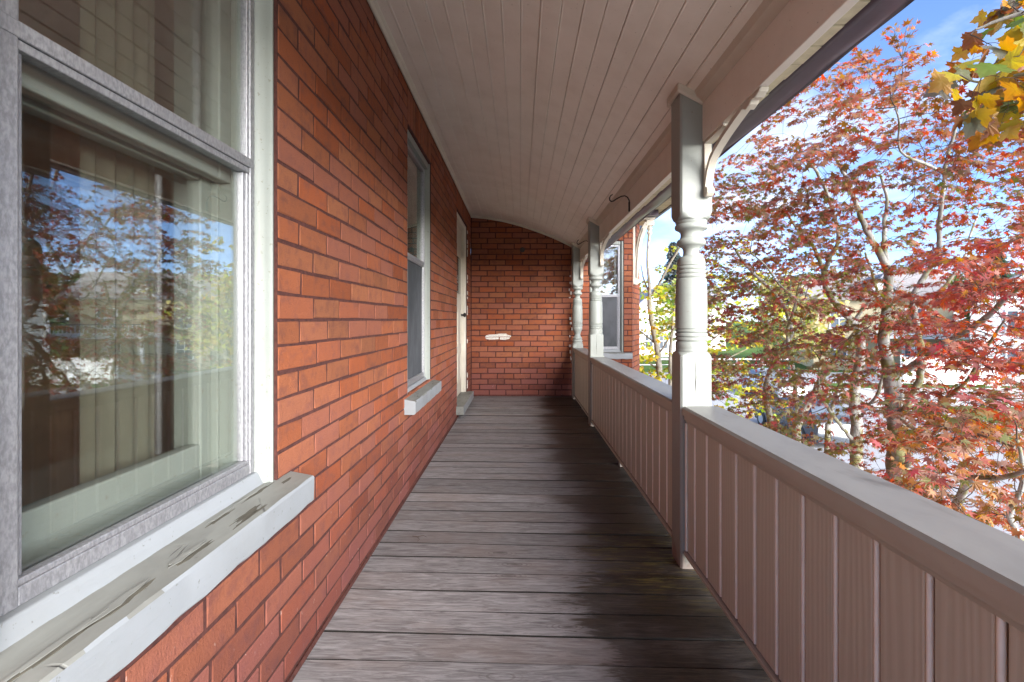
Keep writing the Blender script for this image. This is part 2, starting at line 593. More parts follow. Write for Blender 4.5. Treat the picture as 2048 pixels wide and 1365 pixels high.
M = {
    'brick': m_brick(),
    'mortar': m_plain('red_mortar', (0.075, 0.024, 0.019), 0.95, 0, 60, 0.35, 0.5),
    'ceil': m_paint('cream_ceiling_paint', (0.78, 0.735, 0.65), amount=0.68, rough=0.42, grain=(40, 1.2, 40)),
    'trim': m_paint('cream_trim_paint', (0.60, 0.56, 0.47), amount=0.70, rough=0.5),
    'post': m_paint('pale_post_paint', (0.29, 0.31, 0.285), amount=0.66, rough=0.42, low_wear=True, wear=(0.23, 0.19, 0.165)),
    'wtrim': m_paint('pale_window_paint', (0.33, 0.36, 0.325), amount=0.64, rough=0.48, wear=(0.26, 0.25, 0.20)),
    'sillw': m_paint('white_sill_paint', (0.25, 0.268, 0.282), amount=0.66, rough=0.5, wear=(0.13, 0.13, 0.12)),
    'sillg': m_sill_top(),
    'floor': m_floor(),
    'vinyl': m_vinyl(),
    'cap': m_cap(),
    'bead': m_plain('white_bead', (0.84, 0.83, 0.75), 0.4, 0, 20, 0.05, 0),
    'alu': m_plain('oxidised_aluminium', (0.33, 0.33, 0.345), 0.42, 0.55, 190, 0.28, 0.2, dark=(0.27, 0.27, 0.29), stretch=(1, 1, 0.5)),
    'glass': m_glass(),
    'iron': m_plain('black_iron', (0.02, 0.018, 0.016), 0.55, 0.3, 60, 0.3, 0.2),
    'gutter': m_plain('purple_grey_gutter', (0.085, 0.070, 0.100), 0.33, 0.1, 6, 0.25, 0.25, spec=0.6),
    'soffit': m_plain('cream_soffit', (0.62, 0.56, 0.38), 0.6, 0, 30, 0.15, 0.1),
    'curtain': m_plain('cream_curtain', (0.24, 0.225, 0.17), 0.9, 0, 40, 0.1, 0.1),
    'room': m_plain('brown_room', (0.55, 0.34, 0.17), 0.85, 0, 8, 0.3, 0.05),
    'mortar_brown': m_plain('brown_gap', (0.16, 0.125, 0.10), 0.9, 0, 20, 0.3, 0.1),
    'dark': m_plain('dark_timber', (0.05, 0.04, 0.035), 0.8, 0, 20, 0.3, 0.2),
    'plaster': m_plain('white_mortar_smear', (0.66, 0.62, 0.57), 0.9, 0, 60, 0.25, 0.5),
    'shingle': m_plain('grey_shingle', (0.20, 0.19, 0.19), 0.9, 0, 30, 0.3, 0.3),
    'leaf': m_leaf('autumn_leaf'),
    'bark': m_bark('maple_bark', (0.42, 0.42, 0.39), 0.8),
    'bark2': m_bark('young_maple_bark', (0.27, 0.25, 0.215), 0.45),
    'twig': m_bark('dark_twig', (0.09, 0.065, 0.055), 0.1),
}


def m_screen():
    t = NT('insect_screen', 0.7, 0.0, 0.2)
    n1 = t.noise(t.scale((1, 1, 0.6)), 5, 4, 0.6)
    t.color(t.mix(t.ramp(n1, 0.35, 0.7), (0.055, 0.06, 0.066), (0.10, 0.105, 0.115)))
    t.b.inputs['Alpha'].default_value = 0.93
    return t.m


M['screen'] = m_screen()
M['joint'] = m_plain('grimy_joint', (0.012, 0.010, 0.008), 0.9, 0, 20, 0.2, 0)
M['casing'] = m_paint('pale_casing_paint', (0.25, 0.272, 0.248), amount=0.63, rough=0.48, wear=(0.16, 0.15, 0.12))
M['bare'] = m_plain('bare_grey_wood', (0.085, 0.078, 0.06), 0.9, 0, 40, 0.3, 0.3, stretch=(4, 0.6, 4))
M['curtain_grey'] = m_plain('grey_curtain', (0.55, 0.55, 0.56), 0.9, 0, 30, 0.12, 0.1)

# ------------------------------------------------------------------ setting constants
XW = -0.6395            # face of the long house wall
YB = 6.49               # face of the projecting wing
GZ = -3.2               # street level below the upper porch
COURSE, PITCH = 0.0703, 0.2143


def zc(x):
    """underside of the coved ceiling"""
    xs = [-0.66, -0.43, -0.208, 0.036, 0.277, 0.48, 0.675, 0.80]
    zs = [2.343, 2.324, 2.285, 2.218, 2.134, 2.050, 1.955, 1.885]
    return float(np.interp(x, xs, zs))


def floor_drop(y):
    return 0.033 * max(0.0, min(1.0, 1 - (y - 1.5) / 5.0))


def inframe(p, pad=0):
    if p[1] < 0.3: return False
    x = VX + F * p[0] / p[1]
    y = VY - F * (p[2] - 1) / p[1]
    return -pad < x < 2048 + pad and -pad < y < 1365 + pad


# ------------------------------------------------------------------ bricks
brick_cache = {}


def brick_mesh(L, H, var):
    key = (round(L, 3), round(H, 3), var)
    if key in brick_cache: return brick_cache[key]
    r = random.Random(hash(key) & 0xffff)
    l, h, e = L / 2, H / 2, 0.0024
    j = lambda: r.uniform(-0.0024, 0.0024)
    fr = 0.0016
    back = [(-0.045, -l, -h), (-0.045, l, -h), (-0.045, l, h), (-0.045, -l, h)]
    mid = [(fr - 0.0018 + j() * .2, -l + j(), -h + j()), (fr - 0.0018 + j() * .2, l + j(), -h + j()), (fr - 0.0018 + j() * .2, l + j(), h + j()), (fr - 0.0018 + j() * .2, -l + j(), h + j())]
    fro = [(fr + j() * .35, -l + e + j(), -h + e + j()), (fr + j() * .35, l - e + j(), -h + e + j()), (fr + j() * .35, l - e + j(), h - e + j()), (fr + j() * .35, -l + e + j(), h - e + j())]
    v = back + mid + fro
    f = []
    for a in (0, 4):
        for i in range(4):
            f.append((a + i, a + (i + 1) % 4, a + 4 + (i + 1) % 4, a + 4 + i))
    f.append((8, 9, 10, 11))
    me = bpy.data.meshes.new('brick')
    me.from_pydata(v, [], f)
    me.materials.append(M['brick'])
    brick_cache[key] = me
    return me


def fill_row(a, b, phase):
    """brick intervals between a and b with joints at phase + n*PITCH"""
    n0 = math.floor((a - phase) / PITCH)
    cuts = [a]
    x = phase + n0 * PITCH
    while x < b:
        jx = x + R.uniform(-0.006, 0.006)
        if jx > a + 0.045 and jx < b - 0.045: cuts.append(jx)
        x += PITCH
    cuts.append(b)
    return [(cuts[i], cuts[i + 1]) for i in range(len(cuts) - 1)]


def lay_bricks(rows, frame, joint=0.0100):
    """rows of (u0,u1,z0,z1); frame(u,z)->(matrix,point). returns list of (matrix, mesh, score)"""
    out = []
    for (u0, u1, z0, z1) in rows:
        L, H = u1 - u0 - joint, z1 - z0 - joint
        if L < 0.012 or H < 0.012: continue
        L = round(L / 0.003) * 0.003
        me = brick_mesh(L, H, R.randrange(4))
        mt, nrm = frame((u0 + u1) / 2, (z0 + z1) / 2)
        mt = mt @ Matrix.Translation((R.uniform(-0.0006, 0.001), 0, R.uniform(-0.001, 0.001))) @ Matrix.Rotation(R.uniform(-0.006, 0.006), 4, 'X')
        p = mt.translation
        d = Vector((0, 0, 1)) - p
        c = max(0.0, nrm.dot(d.normalized()))
        sc = L * H * c / max(d.length_squared, .05) if inframe(p, 30) else 0.0
        out.append((sc, mt, me))
    return out


def emit_bricks(lst, parent, limit=296):
    lst.sort(key=lambda q: -q[0])
    mb = MB()
    for k, (sc, mt, me) in enumerate(lst):
        if k < limit and sc > 0:
            o = bpy.data.objects.new('brick', me)
            place(o, parent, mt)
        else:
            n = len(mb.v)
            mb.v += [tuple(mt @ v.co) for v in me.vertices]
            mb.f += [tuple(i + n for i in p.vertices) for p in me.polygons]
    if mb.f:
        tag(obj('brickwork', mb, M['brick'], parent), kind='stuff')


def mortar_rects(u0, u1, z0, z1, holes):
    us = sorted({u0, u1, *[h[0] for h in holes], *[h[1] for h in holes]})
    zs = sorted({z0, z1, *[h[2] for h in holes], *[h[3] for h in holes]})
    for i in range(len(us) - 1):
        for k in range(len(zs) - 1):
            uc, zcn = (us[i] + us[i + 1]) / 2, (zs[k] + zs[k + 1]) / 2
            if not any(h[0] < uc < h[1] and h[2] < zcn < h[3] for h in holes):
                yield us[i], us[i + 1], zs[k], zs[k + 1]


def wall_rows(u0, u1, z0, z1, holes, phase, soldiers=True):
    rows = []
    k0 = math.floor((z0 - 0.014) / COURSE)
    k = k0
    while True:
        za = 0.014 + k * COURSE
        zb = za + COURSE
        if za > z1 - 0.02: break
        ph = phase + (PITCH / 2 if k % 2 else 0) + (0.02 if k % 3 == 0 else 0)
        zm = (za + zb) / 2
        segs = [(u0, u1)]
        for h in holes:
            top = h[3] + (0.212 if soldiers and h[4] else 0)
            if h[2] < zm < top:
                ns = []
                for (a, b) in segs:
                    if h[1] <= a or h[0] >= b: ns.append((a, b)); continue
                    if h[0] > a + 0.02: ns.append((a, h[0]))
                    if h[1] < b - 0.02: ns.append((h[1], b))
                segs = ns
        for (a, b) in segs:
            for (c, d) in fill_row(a, b, ph):
                rows.append((c, d, za, min(zb, z1 + 0.01)))
        k += 1
    if soldiers:
        for h in holes:
            if not h[4]: continue
            n = round((h[1] - h[0]) / 0.0735)
            wd = (h[1] - h[0]) / n
            for i in range(n):
                rows.append((h[0] + i * wd, h[0] + (i + 1) * wd, h[3] + 0.004, min(h[3] + 0.216, z1 + .01)))
    return rows


# openings: u0,u1,z0,z1,soldier arch
H_W1 = (0.590, 1.315, 0.56, 2.11, True)
H_W2 = (2.84, 3.583, 0.545, 2.11, True)
H_DR = (5.06, 6.03, 0.05, 2.12, True)
H_WW = (0.905, 1.345, 0.53, 2.02, True)

# ================================================================== the long brick wall
wall = empty('brick_wall', (XW, 0, 0), 'long red brick house wall with two sash windows and a cream door facing the porch', 'wall')
mb = MB()
for (a, b, c, d) in mortar_rects(-1.0, YB, -0.25, 2.42, [H_W1, H_W2, H_DR]):
    mb.box(XW - 0.24, XW - 0.0004, a, b, c, d)
obj('mortar', mb, M['mortar'], wall)
fr_left = lambda u, z: (Matrix.Translation((XW, u, z)), Vector((1, 0, 0)))
emit_bricks(lay_bricks(wall_rows(-1.0, YB - 0.004, -0.02, 2.35, [H_W1, H_W2, H_DR], 1.549 - 7 * PITCH), fr_left), wall)
# upper storey wall and roof above the porch roof, the wall below the deck
mb = MB()
mb.box(XW - 0.24, XW - 0.02, -1.0, 9.5, 2.421, 3.4)
mb.box(XW - 0.24, XW - 0.02, -1.0, YB, GZ, -0.251)
mb.box(-8.6, XW - 0.24, -1.0, -0.8, GZ, 3.4)
mb.box(-8.6, -8.4, -0.8, 9.5, GZ, 3.4)
obj('outer_wall', mb, M['brick'], wall)
mb = MB()
mb.prism([(-0.2, 3.3), (-4.6, 6.2), (-9.0, 3.3), (-9.0, 3.42), (-4.6, 6.34), (-0.2, 3.42)], 1, -1.5, 10.2)
obj('roof', mb, M['shingle'], wall)
# mortar beads left beside the door frame and along the window casing
mb = MB()
for k in range(20):
    z = R.uniform(0.15, 2.05)
    mb.box(XW - 0.01, XW + 0.008, 6.032, 6.032 + R.uniform(0.012, 0.028), z, z + R.uniform(0.015, 0.07))
obj('mortar_smear', mb, M['plaster'], wall, bevel=0.004)


# ================================================================== windows
def window_unit(T, parent, u0, u1, z0, z1, sill_lo, sill_hi, sill_top, sill_out, meet, lower='glass', stile=0.021):
    """old sash window behind an aluminium storm unit; local (u along wall, d outwards, z)"""
    cw = 0.043                                        # casing
    c = MB(T)
    zb, zt = sill_top + 0.012, z1
    for (a, b, s) in ((u0 + 0.004, u0 + cw, 1), (u1 - cw, u1 - 0.004, -1)):      # side casings, moulded
        outer, inner = (a, b) if s > 0 else (b, a)
        prof = [(outer, -0.10), (outer, -0.006), (outer + s * 0.012, -0.003), (outer + s * 0.017, -0.010), (outer + s * 0.024, -0.013),
                (outer + s * 0.033, -0.024), (inner, -0.034), (inner, -0.10)]
        c.prism(prof, 2, zb - 0.02, zt - 0.004)
    c.box(u0 + cw, u1 - cw, -0.10, -0.014, zt - cw - 0.004, zt - 0.004)
    win = obj('window', c, M['casing'], parent, smooth=35)
    # sill: painted white face, grey top
    sl_ = MB(T)
    n = 26
    us = [sill_lo + (sill_hi - sill_lo) * i / n for i in range(n + 1)]
    h = 0.074
    wob = [0.0016 * math.sin(i * 1.3) + R.uniform(-0.0016, 0.0016) for i in range(n + 1)]
    prof = []
    for i, u in enumerate(us):
        low = sill_top - h + (wob[i] if 0 < i < n else 0)
        prof.append([(u, -0.10, sill_top + 0.03), (u, sill_out - 0.004 + R.uniform(-.0015, .0015), sill_top + R.uniform(-.001, .001)), (u, sill_out, sill_top - 0.006),
                     (u, sill_out - R.uniform(0, .003), low + 0.006), (u, sill_out - 0.008, low), (u, -0.10, low)])
    pts = [p for ring in prof for p in ring]
    fs = []
    for i in range(n):
        for k in range(6):
            fs.append((i * 6 + k, i * 6 + (k + 1) % 6, (i + 1) * 6 + (k + 1) % 6, (i + 1) * 6 + k))
    fs.append((0, 1, 2, 3, 4, 5)); fs.append(tuple(n * 6 + k for k in (5, 4, 3, 2, 1, 0)))
    sl_.add(pts, fs)
    me = sl_.mesh('sill')
    me.materials.append(M['sillw']); me.materials.append(M['sillg'])
    for p in me.polygons:
        if p.normal.z > 0.6: p.material_index = 1
    obj('sill', me, None, win, smooth=30)
    # wooden sub-sill strip
    ss = MB(T)
    ss.prism([(-0.10, sill_top + 0.012), (-0.020, sill_top + 0.012), (-0.024, sill_top + 0.042), (-0.10, sill_top + 0.05)], 0, u0 + 0.006, u1 - 0.006) if False else None
    ss.add([(u0 + cw - .01, -0.10, sill_top + 0.022), (u1 - cw + .01, -0.10, sill_top + 0.022), (u1 - cw + .01, -0.016, sill_top + 0.010), (u0 + cw - .01, -0.016, sill_top + 0.010),
            (u0 + cw - .01, -0.10, sill_top + 0.05), (u1 - cw + .01, -0.10, sill_top + 0.05), (u1 - cw + .01, -0.030, sill_top + 0.046), (u0 + cw - .01, -0.022, sill_top + 0.046)],
           [(0, 1, 2, 3), (4, 5, 6, 7), (0, 1, 5, 4), (1, 2, 6, 5), (2, 3, 7, 6), (3, 0, 4, 7)])
    obj('sub_sill', ss, M['sillw'], win, bevel=0.003)
    # aluminium storm window
    a0, a1, b0, b1 = u0 + cw - 0.002, u1 - cw + 0.002, sill_top + 0.047, zt - cw - 0.006
    fw = 0.021
    s = MB(T)
    s.box(a0, a0 + stile, -0.060, -0.036, b0, b1); s.box(a1 - fw, a1, -0.060, -0.036, b0, b1)
    s.box(a0 + stile, a1 - fw, -0.060, -0.037, b0, b0 + 0.026); s.box(a0 + stile, a1 - fw, -0.060, -0.037, b1 - 0.024, b1)
    s.box(a0 + stile, a1 - fw, -0.056, -0.039, b0 + 0.026, b0 + 0.036)
    # inner sash rails of the storm
    g0, g1 = a0 + stile, a1 - fw
    s.box(g0, g0 + 0.006, -0.058, -0.041, b0 + 0.03, b1 - 0.02); s.box(g1 - 0.006, g1, -0.058, -0.041, b0 + 0.03, b1 - 0.02)
    s.box(g0 + 0.006, g0 + 0.016, -0.061, -0.047, b0 + 0.036, meet); s.box(g1 - 0.016, g1 - 0.006, -0.061, -0.047, b0 + 0.036, meet)
    obj('storm_frame', s, M['alu'], win, bevel=0.002)
    mr = MB(T)
    mr.box(a0 + 0.006, a1 - 0.006, -0.060, -0.0335, meet + 0.013, meet + 0.036)
    mr.box(a0 + 0.010, a1 - 0.010, -0.062, -0.0374, meet - 0.001, meet + 0.0125)
    obj('meeting_rail', mr, M['alu'], win, bevel=0.0025)
    pn = MB(T); pn.box(g0 + 0.004, g1 - 0.004, -0.052, -0.049, meet + 0.02, b1 - 0.015)
    obj('pane', pn, M['glass'], win)
    if lower == 'glass':
        pn = MB(T); pn.box(g0 + 0.012, g1 - 0.012, -0.057, -0.054, b0 + 0.03, meet + 0.004)
        obj('pane', pn, M['glass'], win)
    else:
        pn = MB(T); pn.box(g0 + 0.004, g1 - 0.004, -0.050, -0.0485, b0 + 0.03, meet + 0.004)
        obj('screen', pn, M['screen'], win)
    # jambs and the old wooden sashes behind
    jb = MB(T)
    jb.box(a0 - 0.01, a0 + 0.012, -0.235, -0.062, b0 - 0.02, b1 + 0.02); jb.box(a1 - 0.012, a1 + 0.01, -0.235, -0.062, b0 - 0.02, b1 + 0.02)
    jb.box(a0 + 0.012, a0 + 0.022, -0.135, -0.118, b0, b1); jb.box(a1 - 0.022, a1 - 0.012, -0.135, -0.118, b0, b1)
    jb.box(a0 + 0.012, a1 - 0.012, -0.235, -0.062, b1 - 0.01, b1 + 0.02); jb.box(a0 + 0.012, a1 - 0.012, -0.235, -0.10, b0 - 0.04, b0 - 0.006)
    obj('jamb', jb, M['wtrim'], win, bevel=0.002)
    i0, i1 = a0 + 0.013, a1 - 0.013
    sw = 0.05
    zm = meet - 0.005
    for (lo, hi, d0, nm) in ((b0 - 0.004, zm + 0.025, -0.168, 'lower_sash'), (zm - 0.02, b1 - 0.012, -0.122, 'upper_sash')):
        q = MB(T)
        br = 0.09 if nm == 'lower_sash' else 0.058
        tr_ = 0.05
        q.box(i0, i0 + sw, d0, d0 + 0.034, lo, hi); q.box(i1 - sw, i1, d0, d0 + 0.034, lo, hi)
        q.box(i0 + sw, i1 - sw, d0 + 0.001, d0 + 0.033, lo, lo + br); q.box(i0 + sw, i1 - sw, d0 + 0.001, d0 + 0.033, hi - tr_, hi)
        obj(nm, q, M['wtrim'], win, bevel=0.004)
        g = MB(T); g.box(i0 + sw - 0.004, i1 - sw + 0.004, d0 + 0.012, d0 + 0.015, lo + br - 0.004, hi - tr_ + 0.004)
        obj('pane', g, M['glass'], win)
    return win


T_left = lambda u, d, z: (XW + d, u, z)
T_wing = lambda u, d, z: (u, YB - d, z)
window_unit(T_left, wall, H_W1[0], H_W1[1], H_W1[2], H_W1[3], 0.44, 1.395, 0.565, 0.066, 1.366, stile=0.043)
window_unit(T_left, wall, H_W2[0], H_W2[1], H_W2[2], H_W2[3], 2.755, 3.665, 0.547, 0.064, 1.366, lower='screen')

# lifting paint on the nearest sill
near_win = next(o for o in wall.children if o.name.startswith('window'))


def sill_z(x):
    return 0.565 + (-0.5775 - x) * 0.185


for k in range(11):
    cx, cy_ = R.uniform(-0.655, -0.59), R.uniform(0.50, 1.36)
    if k % 3: cx = R.uniform(-0.607, -0.588)
    a_, b_ = R.uniform(.003, .007), R.uniform(.02, .08)
    n = R.randint(13, 17)
    ol = []
    for i in range(n):
        t = 2 * math.pi * i / n
        q = R.uniform(.5, 1.25)
        ol.append((max(-0.665, min(-0.582, cx + a_ * q * math.cos(t))), cy_ + b_ * q * math.sin(t)))
    mb = MB()
    mb.add([(x, y, sill_z(x) - .001) for x, y in ol] + [(x, y, sill_z(x) + .0007) for x, y in ol], [tuple(range(n - 1, -1, -1)), tuple(range(n, 2 * n))] + [(i, (i + 1) % n, n + (i + 1) % n, n + i) for i in range(n)])
    obj('bare_patch', mb, M['bare'], near_win)
    if k % 2: continue
    lift = R.uniform(.0008, .0025)
    sx_, off = R.uniform(-.007, -.003), R.uniform(-.012, .012)
    ol2 = [(x + sx_, y + off) for x, y in ol]
    ys_ = [y for x, y in ol2]
    lf = lambda y: lift * ((y - min(ys_)) / (max(ys_) - min(ys_) + 1e-6)) ** 2
    mb = MB()
    mb.add([(x, y, sill_z(x) + .0009 + lf(y)) for x, y in ol2] + [(x, y, sill_z(x) + .0021 + lf(y)) for x, y in ol2], [tuple(range(n - 1, -1, -1)), tuple(range(n, 2 * n))] + [(i, (i + 1) % n, n + (i + 1) % n, n + i) for i in range(n)])
    obj('paint_flake', mb, M['sillg'], near_win)

# ------------------------------------------------------------------ door (part of the wall)
dj = MB()
XD = XW
dj.prism([(XD - .18, 5.064), (XD - .014, 5.064), (XD - .018, 5.085), (XD - .035, 5.10), (XD - .035, 5.112), (XD - .18, 5.112)], 2, 0.13, 2.115)
dj.prism([(XD - .18, 6.026), (XD - .010, 6.026), (XD - .014, 6.005), (XD - .03, 5.99), (XD - .03, 5.975), (XD - .18, 5.975)], 2, 0.13, 2.115)
dj.box(XD - .18, XD - .014, 5.112, 5.975, 2.06, 2.115)
door = obj('door', dj, M['trim'], wall, smooth=35)
ds = MB()
ds.box(XD - .105, XD - .062, 5.116, 5.971, 0.135, 2.055)
obj('door_leaf', ds, M['trim'], door, bevel=0.004)
dm = MB()
for (a, b, c, d) in ((5.20, 5.50, 0.28, 0.62), (5.58, 5.88, 0.28, 0.62), (5.20, 5.50, 0.70, 1.12), (5.58, 5.88, 0.70, 1.12)):
    for q in ((a, b, c, c + .016), (a, b, d - .016, d), (a, a + .016, c + .016, d - .016), (b - .016, b, c + .016, d - .016)):
        dm.box(XD - .062, XD - .054, *q)
dm.box(XD - .062, XD - .05, 5.2, 5.216, 1.27, 1.72); dm.box(XD - .062, XD - .05, 5.864, 5.88, 1.27, 1.72)
dm.box(XD - .062, XD - .05, 5.216, 5.864, 1.27, 1.286); dm.box(XD - .062, XD - .05, 5.216, 5.864, 1.704, 1.72)
obj('moulding', dm, M['trim'], door, bevel=0.003)
dg = MB(); dg.box(XD - .061, XD - .056, 5.216, 5.864, 1.286, 1.704)
obj('pane', dg, m_plain('dark_door_glass', (0.05, 0.055, 0.05), 0.08, 0, 5, 0.1, 0), door)
hd = MB()
hd.lathe([(0.004, -0.0), (0.022, 0.0), (0.022, 0.006), (0.010, 0.008), (0.010, 0.03), (0.02, 0.036), (0.027, 0.048), (0.024, 0.06), (0.008, 0.066)], 0, 0, 16)
obj('handle', hd, M['iron'], door, smooth=40, M=Matrix.Translation((XD - .062, 5.90, 1.05)) @ Matrix.Rotation(math.pi / 2, 4, 'Y'))
hg = MB()
for z in (0.35, 1.05, 1.8):
    hg.box(XD - .064, XD - .028, 5.958, 5.974, z, z + 0.09)
obj('hinge', hg, M['trim'], door, bevel=0.003)
st = MB()
st.box(XD - .20, -0.562, 4.985, 6.075, 0.043, 0.128)
me = st.mesh('door_step'); me.materials.append(M['sillw']); me.materials.append(M['sillg'])
for p in me.polygons:
    if p.normal.z > .6 or p.normal.y < -.6: p.material_index = 1
obj('door_step', me, None, door, bevel=0.004)
st = MB(); st.box(XD - .20, XD - 0.01, 5.06, 6.03, -0.02, 0.042)
obj('threshold_block', st, M['dark'], door)

# ------------------------------------------------------------------ the room behind the windows
rm = MB()
x0, x1, y0, y1, z0, z1 = -4.6, XW - 0.241, -0.68, 6.40, -0.05, 2.65
rm.box(x0 - .1, x0, y0, y1, z0, z1); rm.box(x0, x1, y0 - .1, y0, z0, z1); rm.box(x0, x1, y1, y1 + .08, z0, z1)
rm.box(x0, x1, y0, y1, z0 - .1, z0); rm.box(x0, x1, y0, y1, z1, z1 + .1); rm.box(x0, x1 - 0.2, 2.05, 2.15, z0, z1)
for (a, b, c, d) in mortar_rects(-0.68, 6.40, z0, z1, [(H_W1[0] - .02, H_W1[1] + .02, H_W1[2], H_W1[3]), (H_W2[0] - .02, H_W2[1] + .02, H_W2[2], H_W2[3])]):
    rm.box(x1 - 0.03, x1, a, b, c, d)
tag(obj('interior_wall', rm, M['room']), kind='structure')


def curtain(name, T, ua, ub, d0, z0, z1, label, amp=0.014, folds=7, mat='curtain'):
    q = MB(T)
    n = folds * 8
    lo, hi = [], []
    for i in range(n + 1):
        u = ua + (ub - ua) * i / n
        d = d0 + amp * math.sin(i * 2 * math.pi / 8) + amp * .4 * math.sin(i * 0.7)
        lo.append((u, d)); hi.append((u, d - 0.003))
    q.strip(lo, hi, 2, z0, z1)
    o = obj(name, q, M[mat], smooth=60)
    return tag(o, label, 'curtain', 'curtains hung inside the front windows')


curtain('curtain', T_left, 0.985, 1.185, -0.225, 0.45, 2.2, 'faded cream curtain hanging inside the nearest window', .012, 4)
curtain('curtain', T_left, 2.86, 3.56, -0.225, 1.30, 2.15, 'cream blind behind the upper pane of the window next to the door', 0.004, 5)

# ================================================================== the projecting wing (end wall of the porch)
wing = empty('brick_wall', (0.4, YB, 0), 'red brick end wall of the porch with a white patch and a narrow window beyond the railing', 'wall')
CH0, CH1 = Vector((1.455, YB)), Vector((1.70, 7.11))
mb = MB()
for (a, b, c, d) in mortar_rects(XW + 0.0, CH0.x, -0.2, 2.36, [H_WW]):
    mb.box(a, b, YB + 0.0004, YB + 0.24, c, d)
cd = (CH1 - CH0).normalized(); cn = Vector((cd.y, -cd.x))
q0, q1 = CH0 - cn * 0.0004, CH1 - cn * 0.0004
mb.add([(q0.x, q0.y, -.2), (q1.x, q1.y, -.2), (q1.x - .3, q1.y, -.2), (q0.x - .15, q0.y + .24, -.2), (q0.x, q0.y, 2.36), (q1.x, q1.y, 2.36), (q1.x - .3, q1.y, 2.36), (q0.x - .15, q0.y + .24, 2.36)],
       [(0, 1, 2, 3), (4, 5, 6, 7), (0, 1, 5, 4), (1, 2, 6, 5), (2, 3, 7, 6), (3, 0, 4, 7)])
obj('mortar', mb, M['mortar'], wing)
mb = MB()
mb.box(XW, CH0.x, YB + 0.01, YB + 0.24, GZ, -0.201)
mb.box(1.46, 1.70, 7.11, 12.0, GZ, 2.36)
mb.box(-8.4, 1.46, 11.8, 12.0, GZ, 2.36)
mb.add([(q0.x, q0.y, GZ), (q1.x, q1.y, GZ), (q1.x - .3, q1.y, GZ), (q0.x - .15, q0.y + .24, GZ), (q0.x, q0.y, -.201), (q1.x, q1.y, -.201), (q1.x - .3, q1.y, -.201), (q0.x - .15, q0.y + .24, -.201)],
       [(0, 1, 2, 3), (4, 5, 6, 7), (0, 1, 5, 4), (1, 2, 6, 5), (2, 3, 7, 6), (3, 0, 4, 7)])
obj('outer_wall', mb, M['brick'], wing)
fr_wing = lambda u, z: (Matrix.Translation((u, YB, z)) @ Matrix.Rotation(-math.pi / 2, 4, 'Z'), Vector((0, -1, 0)))
ang = math.atan2(cd.y, cd.x)
fr_ch = lambda u, z: (Matrix.Translation((CH0.x + cd.x * u, CH0.y + cd.y * u, z)) @ Matrix.Rotation(ang - math.pi / 2, 4, 'Z'), Vector((cn.x, cn.y, 0)))
bl = lay_bricks(wall_rows(XW + 0.006, CH0.x, 0.0, 2.32, [H_WW], -0.42), fr_wing, 0.0125)
bl += lay_bricks(wall_rows(0.0, (CH1 - CH0).length, -0.2, 2.32, [], 0.1, False), fr_ch, 0.0125)
emit_bricks([b for b in bl], wing)
window_unit(T_wing, wing, H_WW[0], H_WW[1], H_WW[2], H_WW[3], 0.80, 1.452, 0.56, 0.05, 1.29, lower='screen')
curtain('curtain', T_wing, 0.96, 1.30, -0.225, 0.5, 1.95, 'pale grey curtain inside the narrow wing window', .01, 4, 'curtain_grey')


def blob_plate(mbx, pts, y, th):
    """irregular plate proud of the end wall"""
    mbx.prism([(p[0], p[1]) for p in pts], 1, y, y - th)


mb = MB()
up = [(-0.455, 0.765), (-0.44, 0.79), (-0.40, 0.802), (-0.33, 0.803), (-0.27, 0.813), (-0.18, 0.815), (-0.165, 0.80), (-0.115, 0.785), (-0.118, 0.772), (-0.19, 0.776), (-0.30, 0.774), (-0.40, 0.77)]
lo = [(-0.45, 0.758), (-0.40, 0.766), (-0.30, 0.768), (-0.275, 0.768), (-0.275, 0.742), (-0.33, 0.735), (-0.40, 0.738), (-0.44, 0.745)]
lo2 = [(-0.262, 0.768), (-0.17, 0.77), (-0.125, 0.765), (-0.14, 0.745), (-0.20, 0.732), (-0.262, 0.738)]
for p in (up, lo, lo2): blob_plate(mb, p, YB + 0.001, 0.014)
obj('mortar_patch', mb, M['plaster'], wing, bevel=0.003)
mb = MB()
for k in range(16):
    z = R.uniform(0.35, 1.55); x = 0.655 + R.uniform(-.03, .02)
    mb.box(x, x + R.uniform(.012, .03), YB - 0.016, YB + 0.002, z, z + R.uniform(.012, .045))
obj('mortar_smear', mb, M['plaster'], wing, bevel=0.004)
mb = MB()
mb.lathe([(0.001, 0), (0.03, 0.001), (0.034, 0.003), (0.02, 0.0045), (0.001, 0.005)], 0, 0, 14)
obj('soot_hole', mb, M['dark'], wing, M=Matrix.Translation((0.03, YB - .0095, 1.90)) @ Matrix.Rotation(math.pi / 2, 4, 'X'))

# wing roof edge: plank soffit, fascia
wroof = empty('wing_roof', (1.2, 6.4, 2.40), 'cream plank soffit and purple fascia of the wing roof beyond the porch eave', 'roof')
for i in range(22):
    y = 5.72 + i * 0.085
    mb = MB(); mb.box(1.0, 1.865, y, y + 0.079, 2.418 + R.uniform(-.002, .002), 2.436)
    obj('soffit_board', mb, M['soffit'], wroof, bevel=0.003)
mb = MB(); mb.box(1.866, 1.90, 5.66, 12.0, 2.40, 2.56); mb.box(0.95, 1.866, 5.66, 5.70, 2.40, 2.56)
obj('fascia', mb, M['gutter'], wroof)
mb = MB(); mb.prism([(1.90, 2.561), (-3.4, 5.6), (-8.7, 2.561), (-8.7, 2.60), (-3.4, 5.66), (1.90, 2.62)], 1, 7.4, 12.2); mb.box(0.95, 1.9, 5.66, 7.4, 2.561, 2.60)
obj('roof_deck', mb, M['shingle'], wroof)
mb = MB(); mb.box(1.44, 1.79, 6.46, 6.80, 2.343, 2.417)
obj('frieze_block', mb, M['gutter'], wroof)

